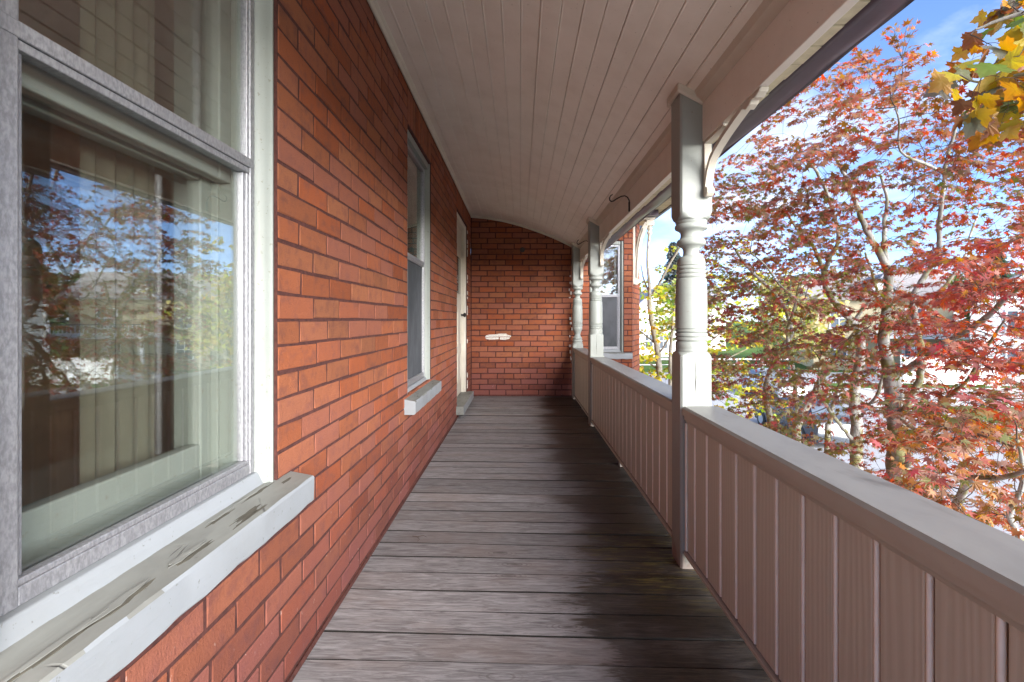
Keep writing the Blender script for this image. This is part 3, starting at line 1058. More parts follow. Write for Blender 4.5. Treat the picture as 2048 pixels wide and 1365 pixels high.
# corner bracket with turned drop under that roof
br = empty('eave_bracket', (1.5, 6.62, 1.5), 'white curved bracket with turned drop on the wing corner under the eave', 'bracket')
pts_in = [(1.555, 1.53), (1.565, 1.70), (1.585, 1.90), (1.615, 2.05), (1.655, 2.17), (1.70, 2.262)]
pts_out = [(1.505, 1.53), (1.51, 1.70), (1.527, 1.90), (1.555, 2.07), (1.60, 2.20), (1.65, 2.285)]
mb = MB(); mb.strip(pts_in, pts_out, 1, 6.58, 6.67)
obj('arm', mb, M['trim'], br, smooth=40)
mb = MB(); mb.strip([(1.545, 1.55), (1.55, 1.71), (1.566, 1.90), (1.596, 2.06), (1.64, 2.19)], [(1.530, 1.55), (1.533, 1.71), (1.548, 1.90), (1.578, 2.07), (1.62, 2.2)], 1, 6.560, 6.579)
obj('rib', mb, M['trim'], br, smooth=40)
mb = MB(); mb.box(1.475, 1.515, 6.57, 6.69, 1.46, 2.31)
obj('back_plate', mb, M['trim'], br, bevel=0.004)
mb = MB(); mb.lathe([(0.02, 0), (0.045, 0.004), (0.05, 0.03), (0.045, 0.055), (0.035, 0.065), (0.045, 0.075), (0.045, 0.09)], 0, 0, 18)
obj('foot', mb, M['trim'], br, smooth=40, M=Matrix.Translation((1.53, 6.672, 1.50)) @ Matrix.Rotation(math.pi / 2, 4, 'X'))
mb = MB(); mb.box(1.50, 1.775, 6.565, 6.685, 2.312, 2.342)
obj('top_plate', mb, M['trim'], br, bevel=0.004)
mb = MB(); mb.box(1.665, 1.765, 6.575, 6.675, 2.235, 2.311)
obj('drop_block', mb, M['trim'], br, bevel=0.004)
mb = MB(); mb.lathe([(0.006, 2.03), (0.014, 2.04), (0.018, 2.06), (0.012, 2.085), (0.016, 2.105), (0.028, 2.125), (0.036, 2.145), (0.028, 2.165), (0.02, 2.175), (0.033, 2.19), (0.036, 2.205), (0.03, 2.22), (0.042, 2.228), (0.042, 2.235)], 1.715, 6.625, 20)
obj('drop', mb, M['trim'], br, smooth=40)

# ================================================================== porch floor
dk = MB()
dk.box(XW + 0.002, 0.83, -1.0, YB - 0.002, -0.24, -0.06)
deck = tag(obj('floor', dk, M['dark']), kind='structure')
pw = 0.1283
k = 0
y = 1.472 - 19 * pw
while y < YB - 0.01:
    gp = 0.0014 if y < 3.4 else 0.0008
    ya, yb = y + gp, min(y + pw - gp, YB - 0.003)
    dz = R.uniform(-0.0022, 0.0022)
    dr = floor_drop(y + pw / 2)
    x0, x1 = XW + 0.0035 + R.uniform(0, .004), 0.835 + R.uniform(-.01, .01)
    tilt = R.uniform(-.0012, .0012)
    n = 4
    p = MB()
    lo, hi = [], []
    prof = [(ya, -0.028), (ya, -0.0025), (ya + 0.0022, 0.0), (yb - 0.0022, 0.0), (yb, -0.0025), (yb, -0.028)]
    pts, fs = [], []
    for i in range(n + 1):
        f = i / n
        x = x0 + (x1 - x0) * f
        zz = dz - dr * f + (0.0015 * math.sin(f * 6 + y * 9))
        for (yy, z) in prof:
            pts.append((x, yy, z + zz + tilt * (1 if yy > (ya + yb) / 2 else -1)))
    for i in range(n):
        for q in range(6):
            fs.append((i * 6 + q, i * 6 + (q + 1) % 6, (i + 1) * 6 + (q + 1) % 6, (i + 1) * 6 + q))
    fs.append((0, 1, 2, 3, 4, 5)); fs.append(tuple(n * 6 + q for q in (5, 4, 3, 2, 1, 0)))
    p.add(pts, fs)
    me = p.mesh('plank')
    me.materials.append(M['floor']); me.materials.append(M['joint'])
    for q, pl in enumerate(me.polygons):
        if pl.normal.z < .9: pl.material_index = 1
    obj('plank', me, None, deck)
    y += pw
# quarter strip of dirt-dark timber where boards meet the wall
mb = MB(); mb.prism([(XW + 0.0065, 0.002), (XW + 0.0125, 0.003), (XW + 0.0065, 0.013)], 1, -1.0, 4.98)
obj('edge_strip', mb, M['mortar'], deck)

# ================================================================== porch roof: boarded cove, beam, soffit, gutter
roof = empty('porch_roof', (0.2, 2.0, 1.9), 'porch roof with coved cream board ceiling, fascia beam and purple grey gutter', 'roof')
nb = 18
xs = np.linspace(XW + 0.002, 0.749, 400)
zs = np.array([zc(x) for x in xs])
kern = np.ones(41) / 41
zs = np.convolve(np.pad(zs, 20, mode='edge'), kern, 'valid')
zs[:20] = np.interp(xs[:20], [xs[0], xs[20]], [zs[20] + 0.006, zs[20]])
zs[-20:] = np.interp(xs[-20:], [xs[-21], xs[-1]], [zs[-21], zs[-21] - 0.55 * (xs[-1] - xs[-21])])
arc = np.concatenate([[0], np.cumsum(np.hypot(np.diff(xs), np.diff(zs)))])


def cpt(s):
    return float(np.interp(s, arc, xs)), float(np.interp(s, arc, zs))


bw = arc[-1] / nb
Y0C = -1.05
splits = {4: 3.55, 6: 4.6, 10: 1.0, 12: 3.9, 15: 4.75, 1: 5.0, 16: 2.9}
for i in range(nb):
    s0, s1 = i * bw + 0.0005, (i + 1) * bw - 0.0005
    n = 4
    dz = R.uniform(-.0014, .0014)
    lo, hi = [], []
    prof = [(s0, 0.0030), (s0 + 0.0016, 0.0004), (s0 + 0.0032, -0.0014), (s0 + 0.0062, -0.0012), (s0 + 0.008, 0.0004)] + [(s0 + (s1 - s0) * f, 0.0) for f in (0.35, 0.6, 0.85)] + [(s1 - 0.0025, 0.0), (s1, 0.0028)]
    for (s, h) in prof:
        x, z = cpt(s)
        x2, z2 = cpt(min(s + .01, arc[-1])); x1_, z1_ = cpt(max(s - .01, 0))
        tx, tz = x2 - x1_, z2 - z1_
        L = math.hypot(tx, tz)
        nx, nz = -tz / L, tx / L
        lo.append((x + nx * (h + dz), z + nz * (h + dz)))
        hi.append((x + nx * 0.018, z + nz * 0.018))
    segs = [(Y0C, YB - 0.004)]
    if i in splits:
        segs = [(Y0C, splits[i] - 0.0022), (splits[i] + 0.0022, YB - 0.004)]
    for (a, b) in segs:
        mb = MB()
        dd = R.uniform(-.0008, .0008)
        mb.strip([(x, z + dd) for x, z in lo], hi, 1, a, b)
        obj('ceiling_board', mb, M['ceil'], roof, smooth=30)
mb = MB()
sx = [cpt(s) for s in np.linspace(0, arc[-1], 24)]
mb.strip([(x, z + 0.006) for x, z in sx], [(x, z + 0.05) for x, z in sx], 1, Y0C, YB - 0.0045)
obj('backing', mb, M['mortar_brown'], roof)
# trim at the wall, at the beam and round the end wall
mb = MB()
zt = zs[0]
mb.prism([(XW + 0.0065, 2.318), (XW + 0.015, 2.316), (XW + 0.021, 2.322), (XW + 0.024, 2.331), (XW + 0.034, 2.336), (XW + 0.040, zt + 0.003), (XW + 0.0065, zt + .004)], 1, Y0C, YB - 0.007)
obj('wall_moulding', mb, M['trim'], roof, smooth=30)
mb = MB()
xb, zb_ = xs[-1], zs[-1]
mb.prism([(0.7495, zb_ - 0.028), (0.742, zb_ - 0.024), (0.735, zb_ - 0.013), (0.722, zb_ - 0.004), (0.712, zb_ + 0.02), (0.7495, zb_ + 0.006)], 1, Y0C, YB - 0.004)
obj('beam_moulding', mb, M['trim'], roof, smooth=30)
mb = MB()
ss_ = np.linspace(0.0, arc[-1], 40)
mb.strip([(cpt(s)[0], cpt(s)[1] - 0.026) for s in ss_], [(cpt(s)[0], cpt(s)[1] + 0.003) for s in ss_], 1, YB - 0.034, YB - 0.008)
obj('arch_moulding', mb, M['trim'], roof, bevel=0.004)
mb = MB(); mb.box(0.750, 0.780, Y0C, YB - 0.005, 1.731, 1.93)
obj('beam', mb, M['ceil'], roof, bevel=0.003)
for i in range(96):
    y = Y0C + 0.02 + i * 0.0955
    if y > YB - 0.1: break
    mb = MB(); mb.box(0.7805, 0.818 + R.uniform(-.002, .002), y, y + 0.092, 1.742 + R.uniform(-.003, .003), 1.762)
    obj('soffit_board', mb, M['soffit'], roof, bevel=0.002)
# gutter, slightly dented
prof = [(0.819, 1.83), (0.819, 1.745), (0.826, 1.736), (0.838, 1.735), (0.842, 1.741), (0.870, 1.739), (0.893, 1.742), (0.908, 1.748), (0.916, 1.752), (0.9225, 1.748), (0.926, 1.752), (0.930, 1.775), (0.938, 1.80), (0.940, 1.83)]
ny = 140
pts, fs = [], []
for i in range(ny + 1):
    y = Y0C + (YB - 0.02 - Y0C) * i / ny
    for k, (x, z) in enumerate(prof):
        a = 1 if 4 <= k <= 11 else 0.2
        dent = 0.0035 * math.sin(y * 7 + k) * math.sin(y * 2.3) + 0.0030 * math.sin(y * 19 + k * 0.8) * max(0, math.sin(y * 1.1 + 1))
        pts.append((x + a * dent * 0.4, y, z + a * dent))
n = len(prof)
for i in range(ny):
    for k in range(n):
        fs.append((i * n + k, i * n + (k + 1) % n, (i + 1) * n + (k + 1) % n, (i + 1) * n + k))
fs.append(tuple(range(n))); fs.append(tuple(ny * n + k for k in range(n - 1, -1, -1)))
mb = MB(); mb.add(pts, fs)
obj('gutter', mb, M['gutter'], roof, smooth=50)
mb = MB(); mb.prism([(0.96, 1.85), (0.96, 1.87), (XW, 2.80), (XW, 2.74)], 1, Y0C - .1, YB - 0.01)
obj('roof_deck', mb, M['shingle'], roof)

# ================================================================== posts
SHAFT = [(.0640, .866), (.0645, .870), (.0630, .874), (.0640, .880), (.0640, .902), (.060, .907), (.058, .909), (.0645, .912), (.0658, .918), (.0645, .923), (.0595, .926), (.0650, .929),
         (.0662, .936), (.0650, .942), (.0595, .945), (.0645, .948), (.0655, .953), (.0610, .957), (.0610, .960), (.0650, .962), (.0648, 1.03), (.0640, 1.10), (.0622, 1.166), (.0600, 1.171),
         (.0555, 1.174), (.0600, 1.178), (.0612, 1.184), (.0600, 1.189), (.0555, 1.191), (.0600, 1.195), (.0608, 1.201), (.0595, 1.206), (.0545, 1.208), (.0590, 1.212), (.0598, 1.218), (.0580, 1.223),
         (.0545, 1.225), (.0575, 1.228), (.0578, 1.236), (.0565, 1.246), (.0530, 1.256), (.0460, 1.263), (.0400, 1.266), (.0350, 1.268), (.0332, 1.275), (.0325, 1.284), (.0335, 1.294), (.0375, 1.302),
         (.0450, 1.3065), (.0470, 1.309), (.0530, 1.311), (.0580, 1.3165), (.0597, 1.324), (.0580, 1.3315), (.0530, 1.3375), (.0470, 1.340), (.0455, 1.343), (.0435, 1.350), (.0428, 1.358), (.0445, 1.366),
         (.0520, 1.374), (.0600, 1.378), (.0650, 1.381), (.0672, 1.387), (.0672, 1.392), (.0650, 1.398), (.0610, 1.401), (.0625, 1.405), (.0645, 1.409), (.0645, 1.4155)]
SHAFT3 = [(.0640, .701), (.0645, .706), (.058, .712), (.060, .72), (.063, .727), (.063, .735), (.058, .742), (.050, .745), (.057, .75), (.060, .76), (.057, .77), (.048, .775), (.040, .79), (.0365, .805),
          (.038, .82), (.047, .845), (.056, .862), (.0615, .880), (.062, .902)] + SHAFT[5:]
BR_LO = [(0.0, 1.535), (0.006, 1.56), (0.022, 1.598), (0.05, 1.630), (0.10, 1.655), (0.178, 1.678), (0.26, 1.697), (0.335, 1.712)]


def porch_post(yf, label, shaft, low_top, bracket=True):
    h = 0.0645
    cx, cy_ = 0.7265, yf + h
    zf = -floor_drop(yf + h) - 0.001
    root = empty('porch_post', (cx, cy_, zf), label, 'post', 'turned posts along the porch railing')
    mb = MB()
    mb.lathe([(0.2, zf), (0.2, low_top - 0.028), (0.0880, low_top - 0.020), (0.0800, low_top - 0.012), (0.0710, low_top - 0.005), (0.0640, low_top)], cx, cy_, 48, half=h)
    base = obj('base_block', mb, M['post'], root, smooth=28)
    # long drying crack in the face of the block
    mb = MB()
    ck = [(cx - 0.003 + 0.0013 * math.sin(k * 1.7), cy_ - h - 0.0004, low_top - 0.012 - k * 0.019) for k in range(11)]
    mb.tube(ck, [0.0003, 0.0007, 0.0008, 0.0009, 0.0012, 0.0017, 0.0018, 0.0013, 0.0009, 0.0006, 0.0003], 5)
    obj('crack', mb, M['dark'], base)
    mb = MB(); mb.lathe(shaft, cx, cy_, 40)
    obj('turned_shaft', mb, M['post'], root, smooth=42)
    hu = 0.0665
    ztop = zc(cx - hu) + 0.01
    rr = [(0.0645, 1.4155), (0.0690, 1.417), (0.0760, 1.4225), (0.0830, 1.432), (0.0885, 1.445), (0.0925, 1.462), (0.2, 1.475), (0.2, ztop)]
    mb = MB(); mb.lathe(rr, cx, cy_, 48, half=hu)
    obj('top_block', mb, M['post'], root, smooth=28)
    # moulding round the head, following the cove
    mb = MB()
    xa, xb_ = cx - hu - 0.014, 0.7495
    za, zb2 = zc(xa), zc(xb_)
    ya, yb = cy_ - hu - 0.014, cy_ + hu + 0.014
    for (p, q) in ((ya, cy_ - hu - 0.0005), (cy_ + hu + 0.0005, yb)):
        mb.add([(xa, p, za - .03), (xb_, p, zb2 - .03), (xb_, q, zb2 - .036), (xa, q, za - .036), (xa, p, za + .006), (xb_, p, zb2 + .006), (xb_, q, zb2 + .006), (xa, q, za + .006)],
               [(0, 1, 2, 3), (4, 5, 6, 7), (0, 1, 5, 4), (1, 2, 6, 5), (2, 3, 7, 6), (3, 0, 4, 7)])
    mb.add([(xa, cy_ - hu, za - .03), (cx - hu - .0005, cy_ - hu, za - .036), (cx - hu - .0005, cy_ + hu, za - .036), (xa, cy_ + hu, za - .03), (xa, cy_ - hu, za + .006), (cx - hu - .0005, cy_ - hu, za + .002), (cx - hu - .0005, cy_ + hu, za + .002), (xa, cy_ + hu, za + .006)],
           [(0, 1, 2, 3), (4, 5, 6, 7), (0, 1, 5, 4), (1, 2, 6, 5), (2, 3, 7, 6), (3, 0, 4, 7)])
    obj('head_moulding', mb, M['trim'], root, bevel=0.004)
    if bracket:
        y0 = cy_ - hu - 0.001
        lo, hi = [], []
        for i, (d, z) in enumerate(BR_LO):
            j0, j1 = BR_LO[max(i - 1, 0)], BR_LO[min(i + 1, len(BR_LO) - 1)]
            tx, tz = j1[0] - j0[0], j1[1] - j0[1]
            L = math.hypot(tx, tz)
            th = 0.020
            lo.append((y0 - d - 0.022, z)); hi.append((y0 - d - 0.022 + tz / L * th, z + tx / L * th))
        hi = [(min(a, y0 - .002), min(b, 1.7295)) for a, b in hi]
        mb = MB(); mb.strip(lo, hi, 0, 0.753, 0.783)
        obj('bracket_arm', mb, M['trim'], root, smooth=40)
        mb = MB()
        mb.box(0.7535, 0.7825, y0 - 0.012, y0, 1.505, 1.7295)                       # strip down the post
        mb.box(0.7535, 0.7825, y0 - 0.20, y0 - 0.0125, 1.718, 1.7302)               # strip under the beam
        obj('bracket_frame', mb, M['trim'], root, bevel=0.002)
        mb = MB()                                                                 # scroll foot and stepped toe
        sc_ = [(y0 - 0.0125, 1.497), (y0 - 0.030, 1.500), (y0 - 0.042, 1.511), (y0 - 0.044, 1.526), (y0 - 0.034, 1.538), (y0 - 0.0125, 1.541)]
        mb.prism(sc_, 0, 0.7525, 0.7835)
        obj('bracket_foot', mb, M['trim'], root, bevel=0.004)
        mb = MB()
        ts = [(y0 - 0.357, 1.712), (y0 - 0.385, 1.700), (y0 - 0.412, 1.706), (y0 - 0.425, 1.716), (y0 - 0.452, 1.711), (y0 - 0.478, 1.720), (y0 - 0.49, 1.7302), (y0 - 0.357, 1.7302)]
        mb.prism(ts, 0, 0.7525, 0.7835)
        obj('bracket_scroll', mb, M['trim'], root, bevel=0.004)
    return root


porch_post(2.058, 'nearest turned porch post, with peeling paint and a long crack in its base block', SHAFT, .865)
porch_post(4.73, 'middle turned porch post, second from the camera along the railing', SHAFT, .865)
porch_post(6.26, 'turned porch post standing against the brick end wall', SHAFT3, .70)


# ================================================================== railing sections
def railing(ya, yb, label, left_end_gap=0.0):
    root = empty('porch_railing', (0.74, (ya + yb) / 2, 0.03), label, 'railing', 'solid panelled railing sections of the porch')
    mb = MB()
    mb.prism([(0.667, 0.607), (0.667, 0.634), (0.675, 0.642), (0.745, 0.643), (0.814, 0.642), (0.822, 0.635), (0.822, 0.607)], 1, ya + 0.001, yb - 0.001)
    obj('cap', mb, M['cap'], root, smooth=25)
    mb = MB()
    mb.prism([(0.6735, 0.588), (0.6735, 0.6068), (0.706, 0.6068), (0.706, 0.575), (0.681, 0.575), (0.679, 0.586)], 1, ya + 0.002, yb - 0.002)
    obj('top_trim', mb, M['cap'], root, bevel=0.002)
    mb = MB()
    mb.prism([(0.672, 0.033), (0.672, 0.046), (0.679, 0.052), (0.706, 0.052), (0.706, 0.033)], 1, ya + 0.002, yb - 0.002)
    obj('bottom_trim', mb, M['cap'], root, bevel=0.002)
    p = 0.1245
    y = 0.7094 - 40 * p
    while y < yb:
        # groove at y-0.0085..y, bead y..y+0.0115, plank from bead to next groove
        a, b = y + 0.0115, y + p - 0.0085
        a, b = max(a, ya + 0.004), min(b, yb - 0.004)
        if b - a > 0.012:
            mb = MB()
            mb.prism([(0.688, a), (0.6845, a + 0.001), (0.6835, a + 0.004), (0.6835, b - 0.003), (0.685, b), (0.693, b), (0.693, a)], 2, 0.0522, 0.5748)
            obj('plank', mb, M['vinyl'], root)
        c = y + 0.0055
        if ya + 0.012 < c < yb - 0.012:
            mb = MB()
            mb.tube([(0.6888, c, 0.0524), (0.6888, c, 0.5746)], 0.0062, 10)
            obj('bead', mb, M['bead'], root, smooth=50)
        y += p
    mb = MB(); mb.box(0.6945, 0.706, ya + 0.002, yb - 0.002, 0.053, 0.574); mb.box(0.782, 0.80, ya + 0.002, yb - 0.002, 0.033, 0.606)
    obj('back_panel', mb, m_groove, root)
    for yy in np.arange(ya + (yb - ya) / 2, yb, 9):
        mb = MB(); dz = floor_drop(yy)
        mb.box(0.69, 0.79, yy, yy + 0.05, -dz - 0.004, 0.0325)
        obj('foot_block', mb, M['post'], root, bevel=0.003)
    # white end strip beside the post
    if yb < 6.0:
        mb = MB(); mb.box(0.6765, 0.6832, yb - 0.018, yb - 0.0025, 0.0525, 0.5745)
        obj('end_strip', mb, M['bead'], root, bevel=0.002)


m_groove = m_plain('brown_groove', (0.16, 0.095, 0.06), 0.7, 0, 20, 0.2, 0.1)
railing(-0.95, 2.056, 'wide panelled railing section in front of the nearest turned post')
railing(2.189, 4.728, 'panelled railing section between the nearest and the middle turned posts')
railing(4.861, 6.258, 'short panelled railing section between the middle post and the brick end wall')


# ------------------------------------------------------------------ plant hooks on the beam
def hook(Y, label):
    loc = Vector((0.7495, Y, 1.743))
    root = empty('plant_hook', loc, label, 'hook', 'black iron plant hooks on the beam')
    pts = [(0.744, 1.74), (0.746, 1.765), (0.7465, 1.79), (0.744, 1.812), (0.733, 1.832), (0.715, 1.842), (0.69, 1.838), (0.66, 1.822), (0.637, 1.806), (0.622, 1.803), (0.612, 1.812), (0.611, 1.828), (0.618, 1.842), (0.632, 1.852)]
    mb = MB(); mb.tube([(x, Y, z) for x, z in pts], [.0045] * (len(pts) - 2) + [.004, .003], 8)
    obj('rod', mb, M['iron'], root, smooth=50)
    mb = MB(); mb.box(0.7395, 0.7498, Y - 0.006, Y + 0.006, 1.735, 1.80)
    obj('mounting_plate', mb, M['iron'], root, bevel=0.002)


hook(3.41, 'nearest black iron plant hook curving from the porch beam')
hook(5.36, 'smaller-looking black plant hook between the two far posts')

# ------------------------------------------------------------------ scraps on the boards
mb = MB()
mb.tube([(-0.495, 2.30, 0.003), (-0.47, 2.29, 0.004), (-0.445, 2.30, 0.006), (-0.425, 2.285, 0.004)], [.0012, .0016, .0014, .0008], 5)
mb.tube([(-0.470, 2.29, 0.004), (-0.455, 2.265, 0.003), (-0.46, 2.245, 0.003)], [.0014, .001, .0006], 5)
tag(obj('twig', mb, M['twig']), 'small dry twig lying on the grey floor boards near the brick wall', 'twig')

# ================================================================== trees
LOBES_JP = [(-125, .42), (-84, .74), (-43, .93), (0, 1.0), (43, .93), (84, .74), (125, .42)]


def leaf_jp():
    """seven narrow lobes; y is the leaf axis; returns verts, faces"""
    v, f = [(0, 0, 0)], []
    for (a, L) in LOBES_JP:
        a = math.radians(a)
        dx, dy = math.sin(a), math.cos(a)
        px_, py_ = dy, -dx
        wdt = 0.088 * L + 0.013
        mid = 0.47 * L
        i = len(v)
        for (s, l, dr) in ((-1, mid, .03), (0, L, 0.16), (1, mid, .03)):
            v.append((dx * l + px_ * wdt * s, dy * l + py_ * wdt * s, -dr * L))
        f.append((0, i, i + 1, i + 2))
    n = len(LOBES_JP)
    for k in range(n - 1):
        f.append((0, 1 + 3 * k + 2, 1 + 3 * (k + 1)))
    return np.array(v, float) * np.array([.5, .5, .5]), f


def leaf_nm():
    """broad five-lobed maple leaf with toothed points"""
    half = [(0.0, -0.02), (0.16, -0.16), (0.30, -0.10), (0.46, -0.10), (0.42, 0.02), (0.60, 0.12), (0.86, 0.16), (0.70, 0.30), (0.74, 0.42), (0.52, 0.44), (0.34, 0.42), (0.32, 0.56), (0.36, 0.68), (0.20, 0.76)]
    tip = [(0.0, 1.05)]
    out = half + tip + [(-x, y) for x, y in reversed(half[1:])]
    v = [(0.0, 0.22, 0.02)]
    for (x, y) in out:
        r2 = x * x + (y - .25) ** 2
        v.append((x, y, -0.16 * r2 + 0.06 * abs(x)))
    n = len(out)
    f = [(0, 1 + i, 1 + (i + 1) % n) for i in range(n)]
    return np.array(v, float) * np.array([.62, .62, .62]), f


JP, NM = leaf_jp(), leaf_nm()


def color_attr(me, cols):
    a = me.color_attributes.new('leaf_color', 'FLOAT_COLOR', 'POINT')
    a.data.foreach_set('color', np.asarray(cols, np.float32).ravel())


class Leaves:
    def __init__(self, tpl):
        self.tpl, self.M, self.s, self.c = tpl, [], [], []

    def add(self, pos, axis, up, size, col, curl=1.0):
        y = axis.normalized()
        x = y.cross(up)
        if x.length < 1e-4: x = y.cross(Vector((1, 0, 0)))
        x.normalize()
        z = x.cross(y)
        m = np.array([[x.x * size, y.x * size, z.x * size * curl, pos.x], [x.y * size, y.y * size, z.y * size * curl, pos.y], [x.z * size, y.z * size, z.z * size * curl, pos.z]])
        self.M.append(m); self.c.append(col)

    def emit(self, parent, limit=290, palette=9):
        tv, tf = self.tpl
        ms = np.array(self.M)
        cs = np.array(self.c)
        ctr = ms[:, :, 3]
        dist2 = ((ctr - np.array([0, 0, 1.0])) ** 2).sum(1)
        size = np.sqrt((ms[:, :, 1] ** 2).sum(1))
        vis = np.array([inframe(p) for p in ctr])
        sc = np.where(vis, size ** 2 / dist2, 0)
        order = np.argsort(-sc)
        top = [i for i in order[:limit] if sc[i] > 0]
        rest = np.setdiff1d(np.arange(len(ms)), top)
        # shared meshes, one per colour family
        if top:
            pal = cs[[top[k] for k in np.linspace(0, len(top) - 1, min(palette * 3, len(top))).astype(int)]]
            meshes = []
            for k, pc in enumerate(pal):
                me = bpy.data.meshes.new('leaf')
                vv = tv.copy(); vv[:, 2] *= 0.6 + 0.9 * ((k * 37) % 10) / 10.0
                me.from_pydata([tuple(p) for p in vv], [], tf)
                color_attr(me, leaf_tint(tv, pc))
                me.materials.append(M['leaf'])
                meshes.append(me)
            for i in top:
                k = int(np.argmin(((pal - cs[i]) ** 2).sum(1)))
                o = bpy.data.objects.new('leaf', meshes[k])
                mt = Matrix([list(ms[i][0]), list(ms[i][1]), list(ms[i][2]), [0, 0, 0, 1]])
                place(o, parent, mt)
        if len(rest):
            n, kk = len(rest), len(tv)
            hv = np.concatenate([tv, np.ones((kk, 1))], 1)
            verts = np.einsum('nij,kj->nki', ms[rest], hv).reshape(-1, 3)
            me = bpy.data.meshes.new('foliage')
            loops, starts, tot = [], [], 0
            fl = [np.array(f) for f in tf]
            one = np.concatenate(fl); lens = np.array([len(f) for f in tf])
            loops = (one[None, :] + (np.arange(n) * kk)[:, None]).ravel()
            lens_all = np.tile(lens, n)
            starts = np.concatenate([[0], np.cumsum(lens_all)[:-1]])
            me.vertices.add(len(verts)); me.vertices.foreach_set('co', verts.ravel())
            me.loops.add(len(loops)); me.loops.foreach_set('vertex_index', loops.astype(np.int32))
            me.polygons.add(len(lens_all)); me.polygons.foreach_set('loop_start', starts.astype(np.int32))
            me.update(calc_edges=True)
            cols = np.concatenate([leaf_tint(tv, cs[i]) for i in rest])
            color_attr(me, cols)
            me.materials.append(M['leaf'])
            o = bpy.data.objects.new('foliage', me)
            place(o, parent, Matrix.Identity(4))
            tag(o, kind='stuff')


def leaf_tint(tv, c):
    """veins and middle of the leaf a touch greener than the tips"""
    r = np.sqrt((tv[:, :2] ** 2).sum(1)) / 0.55
    r = np.clip(r, 0, 1)[:, None]
    mid = np.array([c[0] * .8 + .01, c[1] * 1.15 + .012, c[2]])
    col = mid[None, :] * (1 - r) + np.array(c)[None, :] * r
    return np.concatenate([col, np.ones((len(tv), 1))], 1)


def smooth_path(pts, rads, per=4):
    """Catmull-Rom through the traced points"""
    P = [Vector(p) for p in pts]
    out, ro = [], []
    for i in range(len(P) - 1):
        p0, p1, p2, p3 = P[max(i - 1, 0)], P[i], P[i + 1], P[min(i + 2, len(P) - 1)]
        for k in range(per):
            t = k / per
            out.append(0.5 * ((2 * p1) + (p2 - p0) * t + (2 * p0 - 5 * p1 + 4 * p2 - p3) * t * t + (3 * p1 - p0 - 3 * p2 + p3) * t ** 3))
            ro.append(rads[i] * (1 - t) + rads[i + 1] * t)
    out.append(P[-1]); ro.append(rads[-1])
    return out, ro


def px_path(pts, w0, w1):
    """[(px,py,Y)...] with widths in pixels -> 3D points and radii"""
    n = len(pts)
    p3 = [P3(*p) for p in pts]
    rr = [(w0 + (w1 - w0) * i / max(n - 1, 1)) / 2 / F * pts[i][2] for i in range(n)]
    return p3, rr


class Tree:
    def __init__(self, name, loc, label, group, bark, tpl):
        self.root = empty(name, loc, label, 'tree', group)
        self.bark, self.tw = bark, MB()
        self.nodes, self.nr = [], []
        self.lv = Leaves(tpl)

    def limb(self, p3, rr, name='branch', jitter=0.006):
        pts, rad = smooth_path(p3, rr, 5)
        pts = [p + Vector((R.uniform(-1, 1), R.uniform(-1, 1), R.uniform(-1, 1))) * min(jitter, r * 0.25) for p, r in zip(pts, rad)]
        mb = MB(); mb.tube(pts, rad, 9)
        obj(name, mb, M[self.bark], self.root, smooth=60)
        self.nodes += pts
        self.nr += rad

    def twig_to(self, c, rmax=0.006):
        N = np.array([tuple(p) for p in self.nodes])
        d = N - np.array(tuple(c))
        w_ = (d ** 2).sum(1) + 0.6 * np.clip(d[:, 2], 0, None) ** 2
        i = int(np.argmin(w_))
        a = self.nodes[i]
        L = (c - a).length
        n = max(3, int(L / 0.12))
        side = Vector((R.uniform(-1, 1), R.uniform(-1, 1), R.uniform(.1, 1))) * L * 0.16
        pts, rad = [], []
        r0 = min(self.nr[i] * 0.7, 0.0025 + 0.0065 * L, rmax * 2)
        for k in range(n + 1):
            t = k / n
            pts.append(a.lerp(c, t) + side * math.sin(math.pi * t) * (1 - .4 * t) + Vector((R.uniform(-1, 1), R.uniform(-1, 1), R.uniform(-1, 1))) * 0.012 * (0 < k < n))
            rad.append(max(0.0011, r0 * (1 - t) + 0.0014 * t))
        self.tw.tube(pts, rad, 5, False)
        self.nodes += pts[1:]
        self.nr += rad[1:]
        return (pts[-1] - pts[-2]).normalized()

    def spray(self, c, dirv, size, colf, nsub=4, reach=0.2, per=4, tilt=0.45, droop=0.25):
        h = Vector((dirv.x, dirv.y, dirv.z * 0.25 - 0.02))
        if h.length < 0.05: h = Vector((1, 0, 0))
        h.normalize()
        for s in range(nsub):
            a = (s - (nsub - 1) / 2) * R.uniform(.55, .85) + R.uniform(-.2, .2)
            d = Matrix.Rotation(a, 3, 'Z') @ h
            d = Vector((d.x, d.y, d.z + R.uniform(-.18, .12))).normalized()
            L = reach * R.uniform(.55, 1.15)
            pts = [c + d * L * t + Vector((0, 0, -droop * L * t * t)) for t in (0, .34, .67, 1)]
            self.tw.tube(pts, [.0014, .0012, .001, .0008], 4, False)
            for k in range(1, per + 1):
                t = k / per
                p = c + d * L * t + Vector((0, 0, -droop * L * t * t))
                sides = (-1, 1) if k < per else (-1, 0, 1)
                for sd in sides:
                    if R.random() < .1: continue
                    ax = Matrix.Rotation(sd * R.uniform(.7, 1.25), 3, 'Z') @ d
                    ax = Vector((ax.x, ax.y, ax.z - R.uniform(.1, .9))).normalized()
                    up = Vector((R.gauss(0, tilt), R.gauss(0, tilt), 1)).normalized()
                    q = p + ax * size * R.uniform(.15, .4)
                    self.lv.add(q, ax, up, size * R.uniform(.75, 1.2), colf(q), R.uniform(.5, 1.8))

    def done(self, limit=290):
        tag(obj('twigs', self.tw, M['twig'], self.root), kind='stuff')
        self.lv.emit(self.root, limit)


